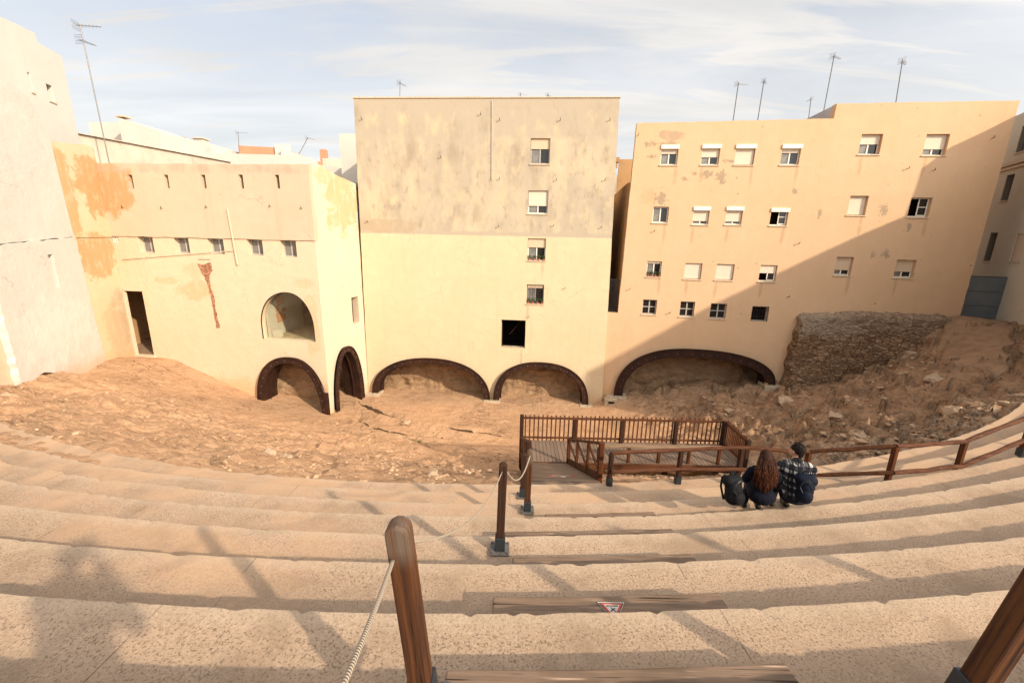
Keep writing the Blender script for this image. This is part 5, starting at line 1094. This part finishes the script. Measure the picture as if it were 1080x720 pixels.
# rucksack on the man's back (worn on the right shoulder)
def rucksack(label, M, mat, hgt=.44, w=.30):
    o = thing('backpack', label, 'backpack', M); m = MB(); m.ell((0, 0, hgt*.45), (w*.5, .115, hgt*.46)); m.ell((0, 0, hgt*.25), (w*.52, .125, hgt*.27)); m.cap((-w*.25, .02, hgt*.75), (w*.25, .02, hgt*.75), .09, .09); remesh(m, 'bag', MAT[mat], .011, o)
    m = MB(); m.ell((0, -.10, hgt*.27), (w*.38, .055, hgt*.22)); remesh(m, 'front_pocket', MAT[mat], .009, o)
    m = MB(); m.tube([(-.10*w, -.125, hgt*.30)]+[(w*.40*math.sin(t), -.105-.02*math.cos(t), hgt*(.55+.30*math.cos(t))) for t in (-1.5, -1, -.5, 0, .5, 1, 1.5)], .006, 5).build('zip', MAT['shoe'], o)
    m = MB(); m.tube([(-.05, .02, hgt*.93), (-.035, .02, hgt*1.03), (.035, .02, hgt*1.03), (.05, .02, hgt*.93)], .011, 6).build('handle', MAT['bag'], o)
    for s in (-1, 1): m = MB(); m.tube([(s*w*.25, .08, hgt*.9), (s*w*.3, .13, hgt*.8), (s*w*.33, .15, hgt*.5), (s*w*.33, .10, hgt*.1)], .016, 6).build('strap', MAT['bag'], o)
    return o
rb2 = Matrix(Mn.matrix_basis); q = rb2 @ Vector((.045, -.195, .12)); rucksack('navy rucksack on the back of the person in the checked jacket', T(q.x, q.y, q.z, am_-.12) @ Matrix.Rotation(rad(-6), 4, 'X'), 'bag_navy', .44, .22)
pb = at_z(778, 537, 7.245); rucksack('black rucksack resting on the stone seat at the left of the couple', T(pb[0], pb[1]+.12, 7.25, .35) @ Matrix.Rotation(rad(-10), 4, 'X'), 'bag', .46, .26)

# ------------------------------------------------------------------ loose stones
def stone(label, p, s, seed, cat='stone', name='rock'):
    rn = random.Random(seed); bm = bmesh.new(); bmesh.ops.create_icosphere(bm, subdivisions=2, radius=1)
    for v in bm.verts:
        c = v.co; k = 1+.42*float(vn(c.x*1.6+seed, c.y*1.6+c.z*1.1, seed))+.25*float(vn(c.x*4+seed, c.z*4+c.y, seed+1)); v.co = Vector((c.x*s[0]*k, c.y*s[1]*k, c.z*s[2]*k))
    me = bpy.data.meshes.new(name); bm.to_mesh(me); bm.free(); me.materials.append(MAT['stone'])
    o = bpy.data.objects.new(name, me); link(o, None, T(p[0], p[1], p[2]+s[2]*.3, rn.random()*3)); return tag(o, label, cat, 'loose rocks on the slopes')
def on_ground(px, py):
    z = 3.0
    for _ in range(40): p = at_z(px, py, z); z = .5*z+.5*float(ground_z(np.array([p[0]]), np.array([p[1]]))[0])
    return at_z(px, py, z)
for i, (px, py, s, lab) in enumerate([(455, 503, (.26, .18, .14), 'pale rounded rock lying just beyond the steps left of the rope posts'), (905, 461, (.42, .28, .2), 'dark flat boulder on the right hand rubble slope above the railing'), (985, 403, (.4, .35, .3), 'rock at the lower edge of the sandy ramp'), (962, 376, (.6, .4, .35), 'boulder at the broken end of the old rubble wall'),
                                (8, 421, (.5, .3, .16), 'flat dark-edged slab near the left edge below the white building'), (880, 440, (.5, .3, .2), 'grey rock in the middle of the right hand slope'), (1010, 438, (.5, .3, .22), 'pale rock high on the right hand slope beyond the railing'), (300, 484, (.22, .2, .14), 'small rock in the dirt scarp left of centre'), (283, 481, (.26, .2, .15), 'small jagged rock beside another in the left dirt scarp'), (830, 425, (.5, .35, .22), 'rock below the right foot of the widest arch'), (428, 446, (.3, .2, .1), 'small pale block by the curved orchestra edge')]):
    stone(lab, on_ground(px, py), s, 11+i)
rn_ = np.random.default_rng(4); rub = MB(); cnt = 0
ico = bmesh.new(); bmesh.ops.create_icosphere(ico, subdivisions=1, radius=1); iv = [v.co.copy() for v in ico.verts]; fi = [tuple(v.index for v in f.verts) for f in ico.faces]; ico.free()
XY = np.concatenate([np.c_[rn_.uniform(-24, -3, 1300), rn_.uniform(8.5, 23, 1300)], np.c_[rn_.uniform(-6, 9, 1500), rn_.uniform(8.4, 20, 1500)], np.c_[rn_.uniform(7, 28, 4600), rn_.uniform(8.6, 25, 4600)]])
dens = vn(XY[:, 0]*.5, XY[:, 1]*.6, 301)+.5*vn(XY[:, 0]*1.7, XY[:, 1]*1.9, 302); XY = XY[dens > .0]
gz_ = ground_z(XY[:, 0], XY[:, 1]); rr_ = np.hypot(XY[:, 0]-CC[0], XY[:, 1]-CC[1])
for (x, y), z, q in zip(XY, gz_, rr_):
    if q > 31.9: continue
    sz = .025+.055*rn_.random()**3*(1.7 if x > 7 else 1)+(.05*(rn_.random() > .96))+(.16*rn_.random() if (x > 7 and rn_.random() > .93) else 0); e = (sz*rn_.uniform(.8, 1.5), sz*rn_.uniform(.7, 1.2), sz*rn_.uniform(.45, .8)); a = rn_.uniform(0, 6.28); ca, sa_ = math.cos(a), math.sin(a); j = rn_.uniform(.6, 1.3, len(iv))
    rub.add([(x+(v.x*e[0]*ca-v.y*e[1]*sa_)*k, y+(v.x*e[0]*sa_+v.y*e[1]*ca)*k, z+sz*.15+v.z*e[2]*k) for v, k in zip(iv, j)], fi)
def m_pebble():
    n = NT('earthy_pebbles'); a = n.noise(3.0, 3, .6); b = n.noise(30, 4, .7); x, y, z = n.xyz(); col = n.mix(n.ramp(a, .4, .6), (.50, .33, .20), (.42, .26, .15)); col = n.mix(n.ramp(b, .5, .7, 0, .6), col, (.62, .48, .34)); col = n.mix(n.math('MULTIPLY', n.ramp(x, 6, 11), .5), col, (.40, .29, .19)); return n.done(col, .95, n.bump(b, .4, .01), .1)
MAT['pebble'] = m_pebble()
tag(rub.build('rubble', MAT['pebble']), kind='stuff')
pg = on_ground(428, 461); gm = MB(); rn = random.Random(8)
for i in range(420):
    t = rn.random(); a = on_ground(416, 459) if False else None
    x = pg[0]+rn.uniform(-.9, .9); y = pg[1]-(x-pg[0])*.42+rn.gauss(0, .07); z = float(base_z(np.array([x]), np.array([y]))[0]); h = rn.uniform(.06, .16); w = .012
    dx, dy = rn.gauss(0, .05), rn.gauss(0, .05); gm.add([(x-w, y, z-.05), (x+w, y, z-.05), (x+dx, y+dy, z+h)], [(0, 1, 2)])
MAT['grass'] = flat('grass', (.13, .15, .035), .8, .2, vary=.4)
go = gm.build('grass', MAT['grass']); tag(go, kind='stuff')
cb = thing('stone_block', 'square pale concrete block with a dark hole at the foot of the orange wall corner', 'block', T(*on_ground(644, 424), -.1))
MB().box(-.42, .42, -.3, .3, -.2, .28).build('block', MAT['block'], cb, bevel=.03); MB().box(-.2, .2, -.306, -.301, .0, .16).build('hole', MAT['dark'], cb)

# ------------------------------------------------------------------ behind the visitor: what throws the long thin shadows on the seats
SA, SE = rad(48.5), rad(28)
sv = np.array([math.sin(SA)*math.cos(SE), -math.cos(SA)*math.cos(SE), math.sin(SE)])
def back(px, z, dist): p = at_z(*px, z); return p+sv*(dist/math.cos(SE))
def photographer():
    gz = tread_z(.05, -.32); o = thing('person', 'standing person in a dark coat holding a camera to the eye, behind the viewpoint', 'person', T(.03, -.30, gz))
    m = MB()
    def limbs(m, g):
        for s in (-1, 1): m.cap((s*.10, .02, .86), (s*.12, .03, .48), .085*g, .060*g); m.cap((s*.12, .03, .48), (s*.13, -.02, .09), .060*g, .044*g)
    limbs(m, 1); m.ell((0, 0, .92), (.165, .12, .13)); m.cap((0, 0, .98), (0, 0, 1.25), .125, .14); m.ell((0, 0, 1.28), (.17, .11, .17)); m.cap((-.14, 0, 1.38), (.14, 0, 1.38), .06, .06); m.cap((0, 0, 1.4), (0, .02, 1.52), .055, .05)
    hc = Vector((0, .03, 1.62)); m.ell(hc, (.075, .095, .115)); m.ell(hc+Vector((0, .03, -.05)), (.058, .066, .066)); m.cap(hc+Vector((0, .09, 0)), hc+Vector((0, .108, -.03)), .010, .014, 8)
    for s in (-1, 1):
        m.ell(hc+Vector((s*.076, 0, -.01)), (.012, .022, .032)); a = Vector((s*.19, 0, 1.36)); e = Vector((s*.30, .12, 1.13)); h = Vector((s*.10, .15, 1.50)); m.cap(a, e, .05, .042); m.cap(e, h, .04, .028); hand(m, h, (-s*.4, .1, .9), (0, 1, 0))
        m.cap((s*.13, -.04, .045), (s*.14, .16, .03), .042, .035)
    b = remesh(m, 'body', MAT['skin'], .009, o)
    m = MB(); m.cap((0, 0, .80), (0, 0, 1.25), .19, .17); m.ell((0, 0, 1.27), (.20, .14, .17)); m.cap((-.15, 0, 1.38), (.15, 0, 1.38), .075, .075)
    for s in (-1, 1): a = Vector((s*.19, 0, 1.36)); e = Vector((s*.30, .12, 1.13)); h = Vector((s*.12, .148, 1.45)); m.cap(a, e, .068, .06); m.cap(e, h, .058, .045)
    remesh(m, 'coat', MAT['navy'], .012, b); m = MB(); limbs(m, 1.2); remesh(m, 'trousers', MAT['jeans'], .012, b)
    m = MB(); m.ell(hc+Vector((0, -.02, .03)), (.084, .096, .10)); m.build('hair', MAT['hair_dark'], b, smooth=True)
    m = MB()
    for s in (-1, 1): m.cap((s*.13, -.05, .055), (s*.14, .17, .045), .052, .045)
    remesh(m, 'shoes', MAT['shoe_leather'], .012, b)
    k = thing('camera', 'black camera held by the standing photographer behind the viewpoint', 'camera', T(.03, -.30, gz)); m = MB(); m.box(-.065, .065, .135, .18, 1.575, 1.665); m.box(-.02, .02, .135, .175, 1.666, 1.69); m.build('camera_body', MAT['bag'], k, bevel=.006); m = MB(); m.tube([(0, .181, 1.62), (0, .235, 1.62)], .034, 16); m.build('camera_lens', MAT['bag'], k)
photographer()
q5 = at_z(990, 636, 8.065); q5 = q5+np.array([sv[0], sv[1], 0])/math.cos(SE)*1.9; q5[2] = tread_z(q5[0], q5[1])
rope_post('wooden rope post out of the picture to the right, across the seats', q5, q5+np.array([.0, .0, .95]), .115, .10)

# ------------------------------------------------------------------ light, sky, camera
sun = bpy.data.lights.new('sun', 'SUN'); sun.energy = 2.45; sun.angle = rad(1.1); sun.color = (1.0, .85, .67)
so = bpy.data.objects.new('sun', sun); link(so); so.rotation_euler = Vector(-sv).to_track_quat('-Z', 'Y').to_euler(); so.location = (40, -30, 40)
wd_ = bpy.data.worlds.new('World'); sc.world = wd_; wd_.use_nodes = True; nt = wd_.node_tree; nt.nodes.clear()
out = nt.nodes.new('ShaderNodeOutputWorld'); bg = nt.nodes.new('ShaderNodeBackground'); nt.links.new(bg.outputs[0], out.inputs[0]); bg.inputs['Strength'].default_value = .10
sky = nt.nodes.new('ShaderNodeTexSky'); sky.sky_type = 'NISHITA'; sky.sun_disc = False; sky.sun_elevation = SE; sky.sun_rotation = PI-SA; sky.altitude = 10; sky.dust_density = 2.5; sky.air_density = 1.0
def wn(t, **k):
    n = nt.nodes.new(t)
    for a, b in k.items(): setattr(n, a, b)
    return n
tc = wn('ShaderNodeTexCoord'); sp = wn('ShaderNodeSeparateXYZ'); nt.links.new(tc.outputs['Generated'], sp.inputs[0])
def wm(op, a, b):
    n = wn('ShaderNodeMath', operation=op)
    for i, v in enumerate((a, b)):
        if hasattr(v, 'is_output'): nt.links.new(v, n.inputs[i])
        else: n.inputs[i].default_value = v
    return n.outputs[0]
zz_ = wm('ADD', wm('MAXIMUM', sp.outputs[2], 0.0), .12); cx_ = wm('DIVIDE', sp.outputs[0], zz_); cy_ = wm('DIVIDE', sp.outputs[1], zz_)
cb_ = wn('ShaderNodeCombineXYZ'); nt.links.new(cx_, cb_.inputs[0]); nt.links.new(cy_, cb_.inputs[1])
def cloud(scale, rot, st, det, lo, hi, loc=(0, 0, 0), dist=.6):
    mp = wn('ShaderNodeMapping'); nt.links.new(cb_.outputs[0], mp.inputs[0]); mp.inputs['Rotation'].default_value = (0, 0, rot); mp.inputs['Scale'].default_value = st; mp.inputs['Location'].default_value = loc
    no = wn('ShaderNodeTexNoise'); nt.links.new(mp.outputs[0], no.inputs['Vector']); no.inputs['Scale'].default_value = scale; no.inputs['Detail'].default_value = det; no.inputs['Roughness'].default_value = .58; no.inputs['Distortion'].default_value = dist
    mr = wn('ShaderNodeMapRange', interpolation_type='SMOOTHSTEP'); nt.links.new(no.outputs['Fac'], mr.inputs[0]); mr.inputs[1].default_value = lo; mr.inputs[2].default_value = hi; return mr.outputs[0]
c1 = cloud(.55, .55, (.5, 1.5, 1), 7, .34, .58, (1.3, .2, 0)); c2 = cloud(1.6, .75, (.35, 2.2, 1), 8, .42, .66, (4.0, 1.0, 0), 1.0)
veil = wn('ShaderNodeMapRange', interpolation_type='SMOOTHSTEP'); nt.links.new(sp.outputs[2], veil.inputs[0]); veil.inputs[1].default_value = .55; veil.inputs[2].default_value = .12; veil.inputs[3].default_value = .52; veil.inputs[4].default_value = .84
cf = wm('MINIMUM', wm('MAXIMUM', veil.outputs[0], wm('ADD', wm('MULTIPLY', c1, .85), wm('MULTIPLY', c2, .5))), .95)
dp = wn('ShaderNodeVectorMath', operation='DOT_PRODUCT'); nt.links.new(tc.outputs['Generated'], dp.inputs[0]); dp.inputs[1].default_value = tuple(sv)
glow = wm('ADD', wm('MULTIPLY', wm('POWER', wm('MAXIMUM', dp.outputs['Value'], 0.0), 2.0), 2.7), 1.0)
mx = wn('ShaderNodeMix', data_type='RGBA'); nt.links.new(cf, mx.inputs[0]); nt.links.new(sky.outputs[0], mx.inputs[6]); mg = wn('ShaderNodeVectorMath', operation='SCALE'); c3 = cloud(1.1, .2, (.6, 1.7, 1), 6, .3, .75, (9, 3, 0)); gm2 = wn('ShaderNodeMix', data_type='RGBA'); nt.links.new(c3, gm2.inputs[0]); gm2.inputs[6].default_value = (3.5, 3.45, 3.38, 1); gm2.inputs[7].default_value = (4.4, 4.2, 3.95, 1)
nt.links.new(gm2.outputs[2], mg.inputs[0]); nt.links.new(glow, mg.inputs['Scale']); nt.links.new(mg.outputs[0], mx.inputs[7]); nt.links.new(mx.outputs[2], bg.inputs['Color'])

cam = bpy.data.cameras.new('camera'); cam.sensor_fit = 'HORIZONTAL'; cam.sensor_width = 36; cam.lens = F/1080*36; cam.clip_start = .05; cam.clip_end = 4000
co = bpy.data.objects.new('camera', cam); link(co); B = -fwd
co.matrix_world = Matrix(((CR[0], CU[0], B[0], 0), (CR[1], CU[1], B[1], 0), (CR[2], CU[2], B[2], EYE), (0, 0, 0, 1))); sc.camera = co
vs_ = sc.view_settings; sc.display_settings.display_device = 'sRGB'; vs_.view_transform = 'Standard'; vs_.look = 'None'; vs_.exposure = 1.2; vs_.gamma = 1; vs_.use_curve_mapping = False
sc.render.resolution_x = 1024; sc.render.resolution_y = 682
